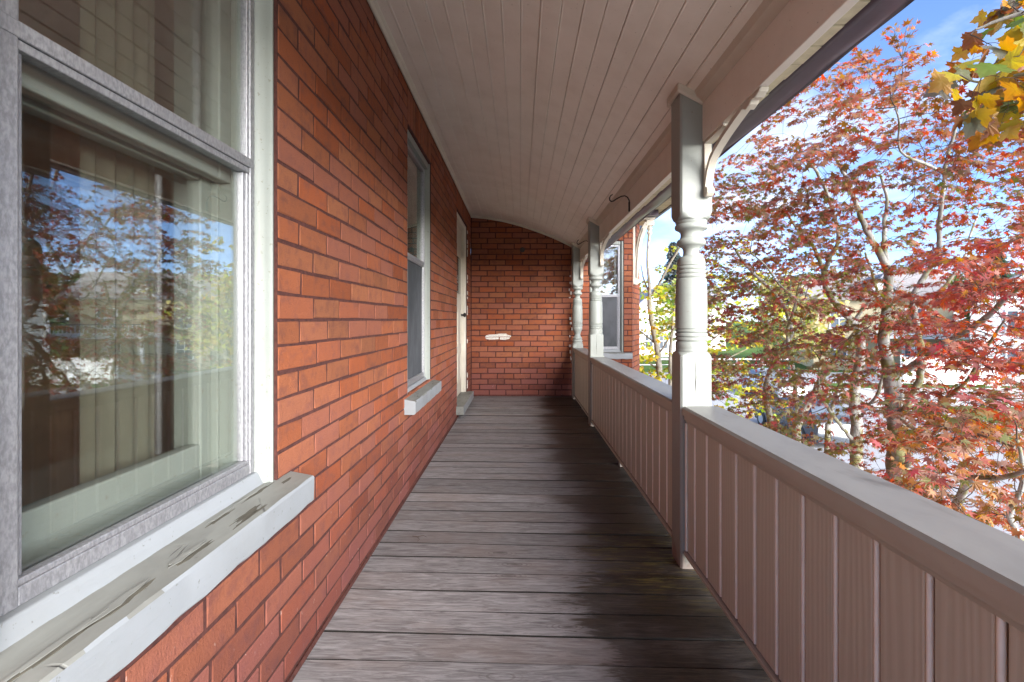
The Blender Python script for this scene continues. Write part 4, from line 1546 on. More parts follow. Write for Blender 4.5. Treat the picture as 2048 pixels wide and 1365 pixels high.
def vnoise(x, y, s):
    return 0.5 + 0.5 * math.sin(x / s * 1.7 + 1.3 * math.sin(y / s * 1.1 + 2)) * math.sin(y / s * 1.9 + 1.7 * math.sin(x / s * .9))


RED, CRIM, MAROON = (0.66, 0.105, 0.07), (0.58, 0.09, 0.11), (0.34, 0.085, 0.07)
OLIVE, BROWN, ORANGE, SALMON, GREEN, YELLOW = (0.26, 0.20, 0.045), (0.36, 0.15, 0.055), (0.66, 0.21, 0.04), (0.64, 0.25, 0.19), (0.16, 0.22, 0.04), (0.62, 0.44, 0.05)


def jmix(c, k=.16):
    f = 0.84 * R.uniform(1 - k * 1.6, 1 + k)
    return tuple(max(.005, x * f * R.uniform(1 - k, 1 + k)) for x in c)


def red_colour(q):
    """autumn colour of the Japanese maple: olive inside and low, scarlet towards the top and the street"""
    if q.y > .4:
        px, py = VX + F * q.x / q.y, VY - F * (q.z - 1) / q.y
    else:
        px, py = 2300, 700
    n = vnoise(px, py, 60) * .6 + vnoise(py + 300, px, 23) * .4
    r = R.random()
    if py < 330:
        tab = [(SALMON, .30), (RED, .35), (ORANGE, .12), (BROWN, .23)]
    elif px > 1830 and 480 < py < 760:
        tab = [(RED, .50), (CRIM, .2), (MAROON, .16), (ORANGE, .14)]
    elif py > 820 and px > 1780:
        tab = [(RED, .25), (ORANGE, .28), (SALMON, .22), (BROWN, .13), (OLIVE, .12)]
    elif px < 1720 and py > 540:
        tab = [(OLIVE, .30 + .2 * n), (BROWN, .24), (MAROON, .18), (CRIM, .14), (RED, .1)] if n > .33 else [(MAROON, .32), (CRIM, .28), (RED, .22), (BROWN, .12), (OLIVE, .06)]
    elif py > 620:
        tab = [(RED, .25), (MAROON, .22), (CRIM, .2), (BROWN, .18), (OLIVE, .15)]
    else:
        tab = [(RED, .30), (BROWN, .27), (SALMON, .16), (MAROON, .13), (OLIVE, .14)]
    s = sum(w_ for _, w_ in tab)
    r *= s
    for c, w_ in tab:
        r -= w_
        if r <= 0: return jmix(c)
    return jmix(RED)


# ---------------------------------------------------------------- the two Japanese maples outside the railing
GRP = 'red Japanese maples outside the railing'
TA = Tree('japanese_maple', (3.06, 4.05, GZ), 'red Japanese maple with the thickest mossy trunk, right of its twin beyond the railing', GRP, 'bark', JP)
TB = Tree('japanese_maple', (2.65, 4.95, GZ), 'olive and crimson Japanese maple with several thin stems just right of the nearest porch post', GRP, 'bark', JP)


def L(tree, pts, w0, w1, name='branch'):
    p3, rr = px_path(pts, w0, w1)
    tree.limb(p3, rr, name)


Y1 = 4.0
L(TA, [(1806, 1720, 4.05), (1800, 1300, 4.05), (1795, 1050, 4.02), (1794, 929, Y1), (1795, 861, Y1), (1790, 797, Y1), (1783, 755, Y1)], 50, 30, 'trunk')
L(TA, [(1783, 755, Y1), (1774, 721, 4.0), (1768, 690, 4.05), (1771, 645, 4.1), (1775, 598, 4.15), (1778, 551, 4.2), (1766, 521, 4.2), (1740, 472, 4.2), (1724, 439, 4.2), (1706, 390, 4.15), (1693, 357, 4.1), (1672, 318, 4.0)], 25, 5)
L(TA, [(1778, 545, 4.2), (1768, 500, 4.3), (1769, 447, 4.4), (1774, 400, 4.4), (1760, 350, 4.35)], 12, 4)
L(TA, [(1785, 752, Y1), (1806, 742, 3.95), (1825, 732, 3.9), (1850, 712, 3.8), (1897, 683, 3.6), (1944, 657, 3.4), (1986, 623, 3.2), (2008, 600, 3.1), (2060, 560, 2.9), (2140, 500, 2.7)], 17, 8)
L(TA, [(1792, 870, Y1), (1812, 819, 3.9), (1833, 772, 3.85), (1844, 729, 3.8), (1838, 678, 3.8), (1829, 627, 3.8), (1827, 593, 3.8), (1846, 555, 3.8), (1876, 504, 3.75), (1878, 451, 3.7), (1886, 390, 3.6), (1890, 349, 3.55), (1898, 303, 3.5), (1913, 246, 3.4), (1915, 193, 3.3)], 15, 5)
L(TA, [(1890, 349, 3.55), (1851, 328, 3.4), (1818, 316, 3.25), (1798, 295, 3.15), (1798, 246, 3.05), (1790, 215, 2.95)], 6, 3)
L(TA, [(1846, 612, 3.85), (1872, 590, 3.9), (1900, 560, 4.0), (1926, 520, 4.1), (1940, 470, 4.15), (1960, 420, 4.2)], 9, 3)
L(TA, [(1783, 780, Y1), (1772, 740, 4.2), (1753, 793, 4.35), (1731, 815, 4.5)], 7, 6)
L(TA, [(1813, 930, 3.9), (1830, 880, 3.7), (1850, 855, 3.5), (1890, 800, 3.3), (1935, 760, 3.1), (1970, 700, 2.9), (2010, 640, 2.7)], 13, 4)
L(TA, [(1800, 1100, 4.0), (1850, 1060, 3.4), (1910, 1010, 2.9), (1935, 965, 2.5), (1960, 957, 2.3), (2010, 955, 2.1), (2080, 930, 1.9)], 20, 8)
L(TA, [(2070, 1130, 2.6), (2040, 1080, 2.5), (2020, 1027, 2.4), (2037, 993, 2.3), (2046, 940, 2.2), (2035, 880, 2.1)], 14, 6)
L(TA, [(1790, 830, Y1), (1850, 870, 3.3), (1900, 850, 2.8), (1960, 870, 2.4), (2030, 895, 2.1)], 8, 4)

Y2 = 4.9
L(TB, [(1712, 1500, Y2), (1712, 1150, Y2), (1712, 900, Y2), (1713, 840, Y2), (1708, 797, Y2), (1717, 738, Y2), (1722, 700, 4.85), (1716, 655, 4.8)], 26, 15, 'trunk')
L(TB, [(1716, 655, 4.8), (1697, 636, 4.75), (1672, 610, 4.7), (1655, 580, 4.6), (1647, 550, 4.6), (1662, 513, 4.5), (1677, 480, 4.5), (1667, 427, 4.4), (1654, 386, 4.3), (1638, 353, 4.2), (1610, 310, 4.1)], 13, 5)
L(TB, [(1650, 556, 4.6), (1642, 529, 4.7), (1623, 488, 4.8), (1601, 468, 4.9), (1570, 420, 5.0)], 9, 4)
L(TB, [(1702, 661, 4.8), (1720, 625, 4.75), (1736, 606, 4.7), (1753, 585, 4.7), (1742, 540, 4.6), (1730, 505, 4.6)], 8, 4)
L(TB, [(1580, 1500, 5.1), (1582, 1000, 5.1), (1591, 878, 5.1), (1600, 836, 5.1), (1625, 793, 5.1), (1646, 755, 5.1), (1659, 738, 5.05), (1690, 690, 5.0), (1735, 640, 4.9)], 20, 8, 'stem')
L(TB, [(1599, 840, 5.1), (1592, 800, 5.15), (1586, 738, 5.2), (1575, 670, 5.2), (1590, 610, 5.15), (1600, 560, 5.1)], 10, 4)
L(TB, [(1560, 1400, 5.5), (1550, 950, 5.5), (1544, 857, 5.5), (1532, 797, 5.5), (1540, 746, 5.5), (1566, 695, 5.4), (1583, 661, 5.35), (1560, 600, 5.2), (1500, 540, 5.0), (1470, 500, 4.9)], 15, 4, 'stem')
L(TB, [(1655, 1300, 5.3), (1655, 899, 5.3), (1661, 840, 5.3), (1672, 790, 5.25), (1690, 740, 5.2)], 13, 5, 'stem')
L(TB, [(1705, 880, Y2), (1680, 850, 4.7), (1655, 815, 4.6), (1637, 780, 4.5), (1640, 720, 4.4)], 8, 4)
L(TB, [(1640, 590, 4.65), (1600, 600, 4.4), (1560, 570, 4.2), (1530, 530, 4.1), (1500, 505, 4.0)], 5, 2.5)


def top_line(x):
    return float(np.interp(x, [1415, 1460, 1520, 1600, 1690, 1760, 1800, 1850, 1900, 1960, 2048], [350, 310, 265, 180, 112, 85, 92, 160, 200, 235, 250]))


def red_density(x, y):
    if y < top_line(x): return 0
    cap = 812 + .4353 * (x - 1427)
    if y > cap + 110: return 0
    d = (0.66 if x > 1640 else 0.95) if y < 470 else 1.0
    if y < 300: d = 0.72
    g = lambda cx, cy, rx, ry: math.exp(-((x - cx) / rx) ** 2 - ((y - cy) / ry) ** 2)
    for (cx, cy, rx, ry, k) in ((1800, 520, 65, 40, .92), (1797, 880, 32, 60, .85), (1755, 905, 60, 38, .95), (1910, 755, 60, 38, .6), (1690, 600, 50, 35, .55), (2030, 1030, 70, 75, .9), (1850, 690, 45, 45, .62),
                                (1815, 570, 40, 40, .5), (1600, 860, 60, 40, .5), (1470, 700, 50, 60, .45), (1470, 800, 45, 45, .5), (1960, 330, 60, 60, .35), (1840, 270, 30, 40, .4), (1640, 610, 35, 25, .6),
                                (1560, 770, 60, 40, .4), (1700, 760, 60, 40, .3), (1680, 860, 40, 40, .4)):
        d *= 1 - k * g(cx, cy, rx, ry)
    return d


def red_depth(x, y):
    r = R.random()
    if y > 780 and x > 1800: return 1.75 + 1.5 * r
    if x > 1880 and 430 < y < 760: return 2.0 + 2.4 * r
    if x < 1560: return 3.9 + 2.0 * r
    if y < 360: return 2.7 + 1.7 * r
    return 3.1 + 2.2 * r


pts = []
tries = 0
while len(pts) < 930 and tries < 90000:
    tries += 1
    x, y = R.uniform(1405, 2080), R.uniform(70, 1180)
    if R.random() > red_density(x, y): continue
    Yd = red_depth(x, y)
    if R.random() > min(1, (Yd / 4.6) ** 1.5): continue
    p = P3(x, y, Yd)
    if p.x < 1.22 or p.z < -1.2: continue
    pts.append(p)
# the part of the crowns outside the picture
k = 0
while k < 95:
    p = Vector((R.gauss(3.3, .9), R.gauss(3.6, 1.5), R.gauss(1.1, 1.0)))
    if p.x < 1.4 or p.z < -.9 or p.z > 3.4 or p.y > 6.6 or p.y < 1.3 or inframe(p, 60): continue
    pts.append(p); k += 1
for k in range(40):                                    # dense skirt below the cap line, towards the street
    p = Vector((R.uniform(1.5, 4.0), R.uniform(2.4, 6.3), R.uniform(-1.1, -0.2)))
    if inframe(p) and red_density(VX + F * p.x / p.y, VY - F * (p.z - 1) / p.y) < .45: continue
    pts.append(p)


def dmin(tree, p):
    N = np.array([tuple(q) for q in tree.nodes[::3]])
    return float(np.sqrt(((N - np.array(tuple(p))) ** 2).sum(1).min()))


jobs = []
for p in pts:
    da, db = dmin(TA, p), dmin(TB, p)
    jobs.append((min(da, db), 0 if da < db else 1, p))
jobs.sort(key=lambda j: j[0])
for (d, w_, p) in jobs:
    t = (TA, TB)[w_]
    dv = t.twig_to(p)
    t.spray(p, dv, R.uniform(.064, .086), red_colour, nsub=R.choice((3, 4, 4, 5)), reach=R.uniform(.15, .24), tilt=.6)
TA.done(); TB.done()


# ---------------------------------------------------------------- yellow maple beyond
def yel_colour(q):
    r = R.random()
    return jmix(YELLOW if r < .42 else ((.50, .46, .045) if r < .7 else ((.34, .40, .05) if r < .9 else (.62, .30, .03))))


TY = Tree('yellow_maple', (2.6, 8.6, GZ), 'slender yellow leaved maple growing behind the railing between the wing and nearest post', None, 'bark2', NM)
Yy = 8.6
L(TY, [(1322, 1130, Yy), (1322, 900, Yy), (1319, 759, Yy), (1318, 731, Yy), (1314, 696, Yy), (1307, 660, Yy), (1302, 632, Yy), (1299, 608, Yy), (1300, 588, Yy)], 14, 9, 'trunk')
L(TY, [(1300, 588, Yy), (1298, 560, Yy), (1296, 538, Yy), (1295, 520, Yy), (1297, 480, Yy), (1300, 440, Yy), (1303, 400, Yy)], 7, 2.5)
L(TY, [(1303, 592, Yy), (1318, 569, 8.5), (1330, 546, 8.4), (1350, 510, 8.3), (1385, 460, 8.1), (1425, 420, 7.9), (1450, 380, 7.8)], 6, 2.5)
L(TY, [(1299, 587, Yy), (1288, 560, 8.7), (1282, 530, 8.8)], 4, 2)
L(TY, [(1342, 1000, 8.9), (1341, 731, 8.9), (1343, 678, 8.9), (1348, 625, 8.9), (1362, 560, 8.9), (1390, 500, 8.9)], 8, 3, 'stem')
L(TY, [(1316, 710, Yy), (1330, 690, 8.5), (1360, 640, 8.3), (1400, 600, 8.1), (1440, 560, 8.0), (1470, 540, 7.9)], 4, 2)
L(TY, [(1345, 740, 8.9), (1400, 700, 8.7), (1460, 650, 8.6), (1520, 590, 8.5)], 5, 2)
L(TY, [(1341, 760, 8.9), (1400, 745, 8.7), (1450, 720, 8.5), (1510, 690, 8.4)], 5, 2)
L(TY, [(1313, 690, Yy), (1290, 670, 8.7), (1276, 660, 8.8)], 3, 2)
L(TY, [(1318, 740, Yy), (1295, 725, 8.7), (1275, 718, 8.8)], 4, 2)
pts = []
while len(pts) < 175:
    x, y = R.uniform(1270, 1560), R.uniform(470, 840)
    d = 1.0 if y > 540 else .22
    if 1345 < x < 1420: d *= .8
    if x > 1490: d *= .6
    if y > 690 and x < 1345: d *= .6
    if x < 1345 and y < 560: d *= .6
    if R.random() > d: continue
    pts.append(P3(x, y, R.uniform(7.6, 9.6)))
for k in range(60):
    pts.append(Vector((R.uniform(1.9, 4.6), R.uniform(8.0, 10.5), R.uniform(-1.0, 2.2))))
pts.sort(key=lambda p: dmin(TY, p))
for p in pts:
    dv = TY.twig_to(p)
    TY.spray(p, dv, R.uniform(.085, .12), yel_colour, nsub=R.choice((2, 2, 3)), reach=.18, per=2, tilt=.7, droop=.4)
TY.done(270)


# ---------------------------------------------------------------- big leaved maple reaching in at the top right
def nor_colour(q):
    r = R.random()
    if r < .34: return jmix((.60, .27, .02))
    if r < .52: return jmix((.58, .38, .035))
    if r < .70: return jmix((.20, .24, .045))
    if r < .82: return jmix((.30, .10, .04))
    if r < .93: return jmix((.20, .19, .17))
    return jmix((.46, .12, .03))


TN = Tree('norway_maple', (4.3, 1.1, GZ), 'maple branch with large orange, gold and green leaves at the top right', None, 'bark2', NM)
TN.limb([Vector((4.3, 1.1, GZ)), Vector((4.25, 1.15, -1)), Vector((4.2, 1.2, 1.0)), Vector((4.1, 1.3, 2.4)), Vector((4.0, 1.4, 3.6))], [.13, .11, .09, .07, .04], 'trunk')
TN.limb([Vector((4.15, 1.25, 1.9)), Vector((3.4, 1.5, 2.25)), Vector((2.7, 1.75, 2.3)), Vector((2.1, 2.0, 2.25)), P3(1950, 60, 2.05)], [.04, .028, .018, .01, .004])
TN.limb([Vector((3.0, 1.65, 2.28)), Vector((2.5, 1.95, 2.05)), P3(2040, 150, 2.2), P3(1960, 165, 2.25), P3(1920, 150, 2.25)], [.02, .012, .008, .005, .003])
TN.limb([Vector((3.5, 1.45, 2.2)), Vector((2.9, 1.9, 1.9)), P3(2060, 250, 2.45), P3(2000, 240, 2.5)], [.02, .012, .007, .003])
pts = []
while len(pts) < 38:
    x, y = R.uniform(1950, 2130), R.uniform(-60, 245)
    if x + 0.5 * y < 2000 or x < 1955: continue
    if x < 1900 + max(0, (y - 170)) * 1.2: continue
    if y > 215 and x < 2010: continue
    pts.append(P3(x, y, R.uniform(1.85, 2.7)))
k = 0
while k < 230:  # unseen crown sprays added in the sun's path to shade the near wall
    p = Vector((R.gauss(3.9, 1.0), R.gauss(-0.6, 1.3), R.gauss(2.7, 1.0)))
    if p.x < 2.0 or p.z < -.3 or p.z > 5.2 or inframe(p, 90): continue
    pts.append(p); k += 1
pts.sort(key=lambda p: dmin(TN, p))
for p in pts:
    dv = TN.twig_to(p)
    TN.spray(p, dv, R.uniform(.10, .14), nor_colour, nsub=2, reach=.12, per=2, tilt=.8, droop=.5)
TN.done(285)

# ================================================================== street
def sheet(name, pts, z, mat, step=None):
    mb = MB()
    n = len(pts)
    mb.add([(x, y, z) for x, y in pts] + [(x, y, z - 0.02) for x, y in pts], [tuple(range(n)), tuple(range(2 * n - 1, n - 1, -1))] + [(i, (i + 1) % n, n + (i + 1) % n, n + i) for i in range(n)])
    return tag(obj(name, mb, mat), kind='structure')


def m_lawn():
    t = NT('lawn_grass', 0.95, 0, 0.1)
    a = t.noise(t.pos, 0.6, 4); b = t.noise(t.pos, 14, 5, 0.7)
    c = t.mix(t.ramp(b, 0.3, 0.7), (0.045, 0.085, 0.018), (0.10, 0.18, 0.045))
    c = t.mix(t.math('MULTIPLY', t.ramp(a, 0.5, 0.7), 0.5), c, (0.15, 0.14, 0.05))
    t.color(c)
    t.bump(b, 0.6, 0.05)
    return t.m


M['lawn'] = m_lawn()
M['road'] = m_plain('pale_worn_asphalt', (0.36, 0.36, 0.37), 0.9, 0, 40, 0.18, 0.2, dark=(0.29, 0.29, 0.30))
M['walk'] = m_plain('concrete_walk', (0.46, 0.455, 0.44), 0.9, 0, 20, 0.12, 0.15)
M['line'] = m_plain('road_paint', (0.78, 0.78, 0.76), 0.8, 0, 25, 0.1, 0)
M['ybrick'] = m_plain('yellow_brick', (0.52, 0.43, 0.27), 0.9, 0, 12, 0.2, 0.1, stretch=(1, 1, 4))
M['siding'] = m_plain('white_siding', (0.78, 0.78, 0.76), 0.6, 0, 3, 0.05, 0)
M['hroof'] = m_plain('brown_grey_shingle', (0.30, 0.275, 0.265), 0.95, 0, 6, 0.25, 0.2, stretch=(1, 1, 4))
M['hroof2'] = m_plain('grey_lilac_shingle', (0.27, 0.27, 0.31), 0.95, 0, 6, 0.2, 0.2, stretch=(1, 1, 4))
M['winglass'] = m_plain('far_window_glass', (0.10, 0.12, 0.15), 0.12, 0, 2, 0.2, 0, spec=0.8)
M['steel'] = m_plain('galvanised_steel', (0.42, 0.43, 0.45), 0.45, 0.5, 10, 0.15, 0)

sheet('ground', [(-400, -400), (900, -400), (900, 900), (-400, 900)], GZ - 0.008, M['lawn'])
sheet('road', [(7.2, -120), (16.2, -120), (16.2, 33), (7.2, 33)], GZ, M['road'])
sheet('cross_road', [(-90, 33.001), (160, 33.001), (160, 39.5), (-90, 39.5)], GZ, M['road'])
tag(obj('road_marking', MB().box(11.75, 11.90, -100, 32, GZ + .0042, GZ + .006), M['line']), kind='structure')
for (nm, x0, x1) in (('kerb', 7.0, 7.199), ('kerb', 16.201, 16.40)):
    mb = MB(); mb.box(x0, x1, -120, 32.99, GZ - 0.02, GZ + 0.12)
    tag(obj(nm, mb, M['walk'], bevel=0.02), kind='structure')
sheet('pavement', [(4.6, -120), (6.2, -120), (6.2, 32.9), (4.6, 32.9)], GZ + 0.004, M['walk'])
sheet('pavement', [(17.6, -120), (19.2, -120), (19.2, 32.9), (17.6, 32.9)], GZ + 0.004, M['walk'])
sheet('driveway', [(16.41, 24.0), (17.59, 24.0), (17.59, 30.5), (16.41, 30.5)], GZ + 0.004, M['walk'])
sheet('driveway', [(19.21, 24.0), (42, 24.0), (42, 30.5), (19.21, 30.5)], GZ + 0.004, M['walk'])
sheet('bounce_paving', [(-6, -16), (4.59, -16), (4.59, 7.6), (1.75, 7.6), (1.75, 6.4), (0.9, 6.4), (-0.62, 6.4), (-0.62, -1.1), (-6, -1.1)], GZ + 0.004, M['walk'])  # unseen pale paving added to bounce light up under the porch ceiling


class Local:
    """axis-aligned building space turned about its own foot point"""

    def __init__(self, x, y, z, rot):
        self.c, self.s, self.o = math.cos(rot), math.sin(rot), (x, y, z)

    def __call__(self, x, y, z):
        return (self.o[0] + x * self.c - y * self.s, self.o[1] + x * self.s + y * self.c, self.o[2] + z)


def house_window(parent, T, x0, x1, z0, z1, y, mull=True):
    mb = MB(T)
    f = 0.10
    mb.box(x0, x0 + f, y - 0.09, y + .02, z0, z1); mb.box(x1 - f, x1, y - 0.09, y + .02, z0, z1)
    mb.box(x0 + f, x1 - f, y - 0.088, y + .02, z1 - f, z1); mb.box(x0 - .06, x1 + .06, y - 0.14, y + .02, z0 - .09, z0 - .002)
    mb.box(x0 + f, x1 - f, y - 0.075, y + .02, (z0 + z1) / 2 - .04, (z0 + z1) / 2 + .04)
    if mull: mb.box((x0 + x1) / 2 - .04, (x0 + x1) / 2 + .04, y - 0.08, y + .02, z0, z1 - f)
    o = obj('window', mb, M['siding'], parent)
    g = MB(T); g.box(x0 + f - .02, x1 - f + .02, y - 0.03, y + .015, z0, z1 - f + .02)
    obj('pane', g, M['winglass'], o)


def gable_house(name, loc, rot, w_, d, eave, ridge, wall_m, roof_m, label, gable_front=False, wins=(), siding_boards=False):
    T = Local(loc[0], loc[1], GZ, rot)
    root = empty(name, (loc[0], loc[1], GZ), label, 'house', 'houses across the street')
    mb = MB(T)
    h = w_ / 2
    if gable_front:
        mb.prism([(-h, 0), (h, 0), (h, eave), (0, ridge - .15), (-h, eave)], 1, -d / 2, d / 2)
    else:
        mb.prism([(-d / 2, 0), (d / 2, 0), (d / 2, eave), (0, ridge - .15), (-d / 2, eave)], 0, -h, h)
    obj('wall', mb, wall_m, root)
    if siding_boards:
        mb = MB(T)
        z = 0.2
        while z < eave - .1:
            mb.prism([(-d / 2 - .0005, z), (-d / 2 - 0.03, z), (-d / 2 - 0.006, z + .19), (-d / 2 - .0005, z + .19)], 0, -h, h)
            mb.prism([(-h - .0005, z), (-h - 0.03, z), (-h - 0.006, z + .19), (-h - .0005, z + .19)], 1, -d / 2, d / 2)
            z += .2
        tag(obj('siding', mb, wall_m, root), kind='stuff')
    mb = MB(T)
    o = 0.45
    if gable_front:
        sl_ = (ridge - eave) / h
        mb.prism([(-h - o, eave - sl_ * o), (0, ridge), (h + o, eave - sl_ * o), (h + o, eave - sl_ * o + .16), (0, ridge + .18), (-h - o, eave - sl_ * o + .16)], 1, -d / 2 - o, d / 2 + o)
    else:
        sl_ = (ridge - eave) / (d / 2)
        mb.prism([(-d / 2 - o, eave - sl_ * o), (0, ridge), (d / 2 + o, eave - sl_ * o), (d / 2 + o, eave - sl_ * o + .16), (0, ridge + .18), (-d / 2 - o, eave - sl_ * o + .16)], 0, -h - o, h + o)
    obj('roof', mb, roof_m, root)
    for (x0, x1, z0, z1) in wins: house_window(root, T, x0, x1, z0, z1, -d / 2)
    return root, T


# yellow brick house: ridge across the view, small gable, two storey porch
ha, T = gable_house('brick_house', (30.6, 44.5), -0.35, 9.5, 9.0, 6.0, 8.1, M['ybrick'], M['hroof'],
                    'yellow brick house with a small white gable and a white front porch across the street', wins=((-3.6, -2.2, 3.5, 5.1), (1.6, 3.0, 3.5, 5.1), (-3.6, -2.3, 0.9, 2.5)))
mb = MB(T)
mb.prism([(-1.0, 6.0), (1.0, 6.0), (0, 7.55)], 1, -5.0, -1.0)
g = obj('gable', mb, M['siding'], ha)
mb = MB(T); mb.strip([(-1.3, 5.75), (0, 7.62), (1.3, 5.75)], [(-1.3, 5.95), (0, 7.85), (1.3, 5.95)], 1, -5.3, -1.0)
obj('roof', mb, M['hroof2'], g)
mb = MB(T); mb.box(-1.2, 5.2, -7.6, -4.52, 2.75, 3.02); mb.box(-1.35, 5.35, -7.75, -4.52, 3.021, 3.12)
pr = obj('porch', mb, M['siding'], ha)
for x in (-1.0, 1.1, 3.1, 4.95):
    mb = MB(T); mb.box(x, x + .22, -7.45, -7.23, 0.5, 2.749)
    obj('column', mb, M['siding'], pr)
mb = MB(T); mb.box(-1.2, 5.2, -7.6, -4.52, 0.0, 0.499)
obj('deck', mb, M['walk'], pr)
for x in np.arange(-1.1, 5.2, 0.25):
    mb = MB(T); mb.box(x, x + .05, -7.5, -7.45, 3.121, 3.75)
    obj('baluster', mb, M['siding'], pr)
mb = MB(T); mb.box(-1.15, 5.2, -7.52, -7.43, 3.751, 3.83)
obj('handrail', mb, M['winglass'], pr)
mb = MB(T); mb.box(1.4, 2.5, -4.6, -4.45, 0.5, 2.6)
dd = obj('door', mb, M['siding'], ha)
mb = MB(T); mb.box(1.6, 2.3, -4.62, -4.601, 1.3, 2.4)
obj('pane', mb, M['winglass'], dd)

gable_house('white_house', (36.0, 33.5), -0.75, 8.5, 10, 5.3, 8.3, M['siding'], M['hroof2'], 'white sided house with grey lilac roof at the right edge of the view', True,
            ((-2.6, -1.4, 3.4, 4.8), (1.2, 2.4, 3.4, 4.8), (-2.6, -1.4, 0.9, 2.4)), True)
gable_house('white_house', (23.5, 72), -0.2, 10, 8, 6.3, 8.6, M['siding'], M['hroof2'], 'distant white house with grey roof behind the yellow leaved maple', False,
            ((-3.2, -2.2, 3.6, 5.2), (-3.2, -2.2, 0.9, 2.5), (1.0, 2.0, 0.9, 2.5)))
gable_house('white_house', (15.0, 60), 0.0, 5.5, 9, 5.0, 7.4, M['siding'], M['hroof2'], 'small white gable fronted house beside the brick wing corner', True, ((-1.2, -.2, 1.0, 2.6), (.4, 1.4, 1.0, 2.6)), True)

# white board fence by the driveway
fx, fy = 27.0, 31.5
Tf = Local(fx, fy, GZ, -0.35)
fe = empty('board_fence', (fx, fy, GZ), 'low white board fence beside the driveway of the white house', 'fence')
for i in range(9):
    mb = MB(Tf); mb.box(-2.4, 2.6, -0.03, 0.03, 0.08 + i * .19, 0.08 + i * .19 + .175)
    obj('board', mb, M['siding'], fe)
for i in range(4):
    mb = MB(Tf); mb.box(-2.5 + i * 1.65, -2.38 + i * 1.65, 0.031, 0.15, 0, 1.9)
    obj('post', mb, M['siding'], fe)

# steel pipe guard rail beyond the cross street
gr = empty('guard_rail', (15.0, 40.6, GZ), 'grey steel pipe guard rail beyond the street behind the posts', 'guard rail')
mb = MB(); mb.tube([(9.0, 40.6, GZ + .95), (22.0, 40.6, GZ + .95)], .085, 10); obj('rail', mb, M['steel'], gr, smooth=50)
mb = MB(); mb.tube([(9.0, 40.6, GZ + .5), (22.0, 40.6, GZ + .5)], .05, 10); obj('rail', mb, M['steel'], gr, smooth=50)
for x in np.arange(9.2, 22.1, 2.1):
    mb = MB(); mb.tube([(x, 40.6, GZ - .02), (x, 40.6, GZ + .93)], .05, 8); obj('post', mb, M['steel'], gr, smooth=50)


# parked cars
def car(loc, rot, label, paint):
    Mx = Matrix.Translation((loc[0], loc[1], GZ)) @ Matrix.Rotation(rot, 4, 'Z')
    root = bpy.data.objects.new('parked_car', None)
    place(root, None, Mx)
    tag(root, label, 'car', 'cars on the street')
    # sections along the length: (y, half width at sill, half width at belt, belt z, roof half width, roof z)
    secs = [(-2.20, .66, .70, .62, .58, .64), (-2.10, .78, .82, .72, .68, .76), (-1.35, .84, .87, .86, .74, .92), (-0.85, .86, .88, .90, .72, .98), (-0.15, .87, .89, .93, .60, 1.40),
            (0.75, .87, .89, .94, .60, 1.44), (1.35, .86, .88, .95, .62, 1.28), (1.75, .84, .87, .95, .70, 1.02), (2.05, .80, .84, .88, .70, .93), (2.18, .72, .76, .70, .62, .74)]
    q = MB(lambda x, y, z: tuple(Mx @ Vector((x, y, z))))
    pts, fs = [], []
    for (y, a, b, bz, c, rz) in secs:
        pts += [(-a, y, .22), (-b, y, .5), (-b * .985, y, bz), (-c, y, rz - .04), (-c * .8, y, rz), (c * .8, y, rz), (c, y, rz - .04), (b * .985, y, bz), (b, y, .5), (a, y, .22)]
    n = 10
    for i in range(len(secs) - 1):
        for k in range(n):
            fs.append((i * n + k, i * n + (k + 1) % n, (i + 1) * n + (k + 1) % n, (i + 1) * n + k))
    fs.append(tuple(range(n))); fs.append(tuple((len(secs) - 1) * n + k for k in range(n - 1, -1, -1)))
    q.add(pts, fs)
    body = obj('body', q, paint, root, smooth=40, bevel=0.02)
    TT = lambda x, y, z: tuple(Mx @ Vector((x, y, z)))
    for s in (-1, 1):
        for (ya, yb, t0, t1) in ((-.55, .28, -.12, .28), (.36, 1.35, .36, 1.12)):
            g = MB(TT)
            x0, x1 = s * .882, s * .64
            g.add([(x0, ya, .955), (x0, yb, .955), (x1, t1, 1.33), (x1, t0, 1.33), (x0 - s * .02, ya, .955), (x0 - s * .02, yb, .955), (x1 - s * .02, t1, 1.33), (x1 - s * .02, t0, 1.33)],
                  [(0, 1, 2, 3), (4, 5, 6, 7), (0, 1, 5, 4), (1, 2, 6, 5), (2, 3, 7, 6), (3, 0, 4, 7)])
            obj('side_window', g, M['winglass'], body)
    for (ya, yb, za, zb, nm) in ((-.84, -.22, .985, 1.375, 'windscreen'), (1.70, 1.40, 1.05, 1.275, 'rear_window')):
        g = MB(TT)
        g.add([(-.66, ya, za), (.66, ya, za), (.54, yb, zb), (-.54, yb, zb), (-.66, ya, za + .025), (.66, ya, za + .025), (.54, yb, zb + .025), (-.54, yb, zb + .025)],
              [(0, 1, 2, 3), (4, 5, 6, 7), (0, 1, 5, 4), (1, 2, 6, 5), (2, 3, 7, 6), (3, 0, 4, 7)])
        obj(nm, g, M['winglass'], body)
    for s in (-1, 1):
        for y in (-1.35, 1.35):
            t = MB(TT)
            t.tube([(s * .70, y, .32), (s * .715, y, .32), (s * .885, y, .32), (s * .895, y, .32)], [.29, .32, .32, .29], 22)
            wh = obj('wheel', t, M['iron'], root, smooth=40)
            t = MB(TT); t.tube([(s * .88, y, .32), (s * .902, y, .32)], [.2, .18], 16)
            obj('rim', t, M['steel'], wh, smooth=40)
        for (y, nm, mt) in ((-2.17, 'headlight', 'bead'), (2.13, 'tail_light', 'leafred')):
            t = MB(TT); t.box(s * .50 - .14, s * .50 + .14, y - .04, y + .04, .60, .70)
            obj(nm, t, M[mt], root, bevel=0.02)


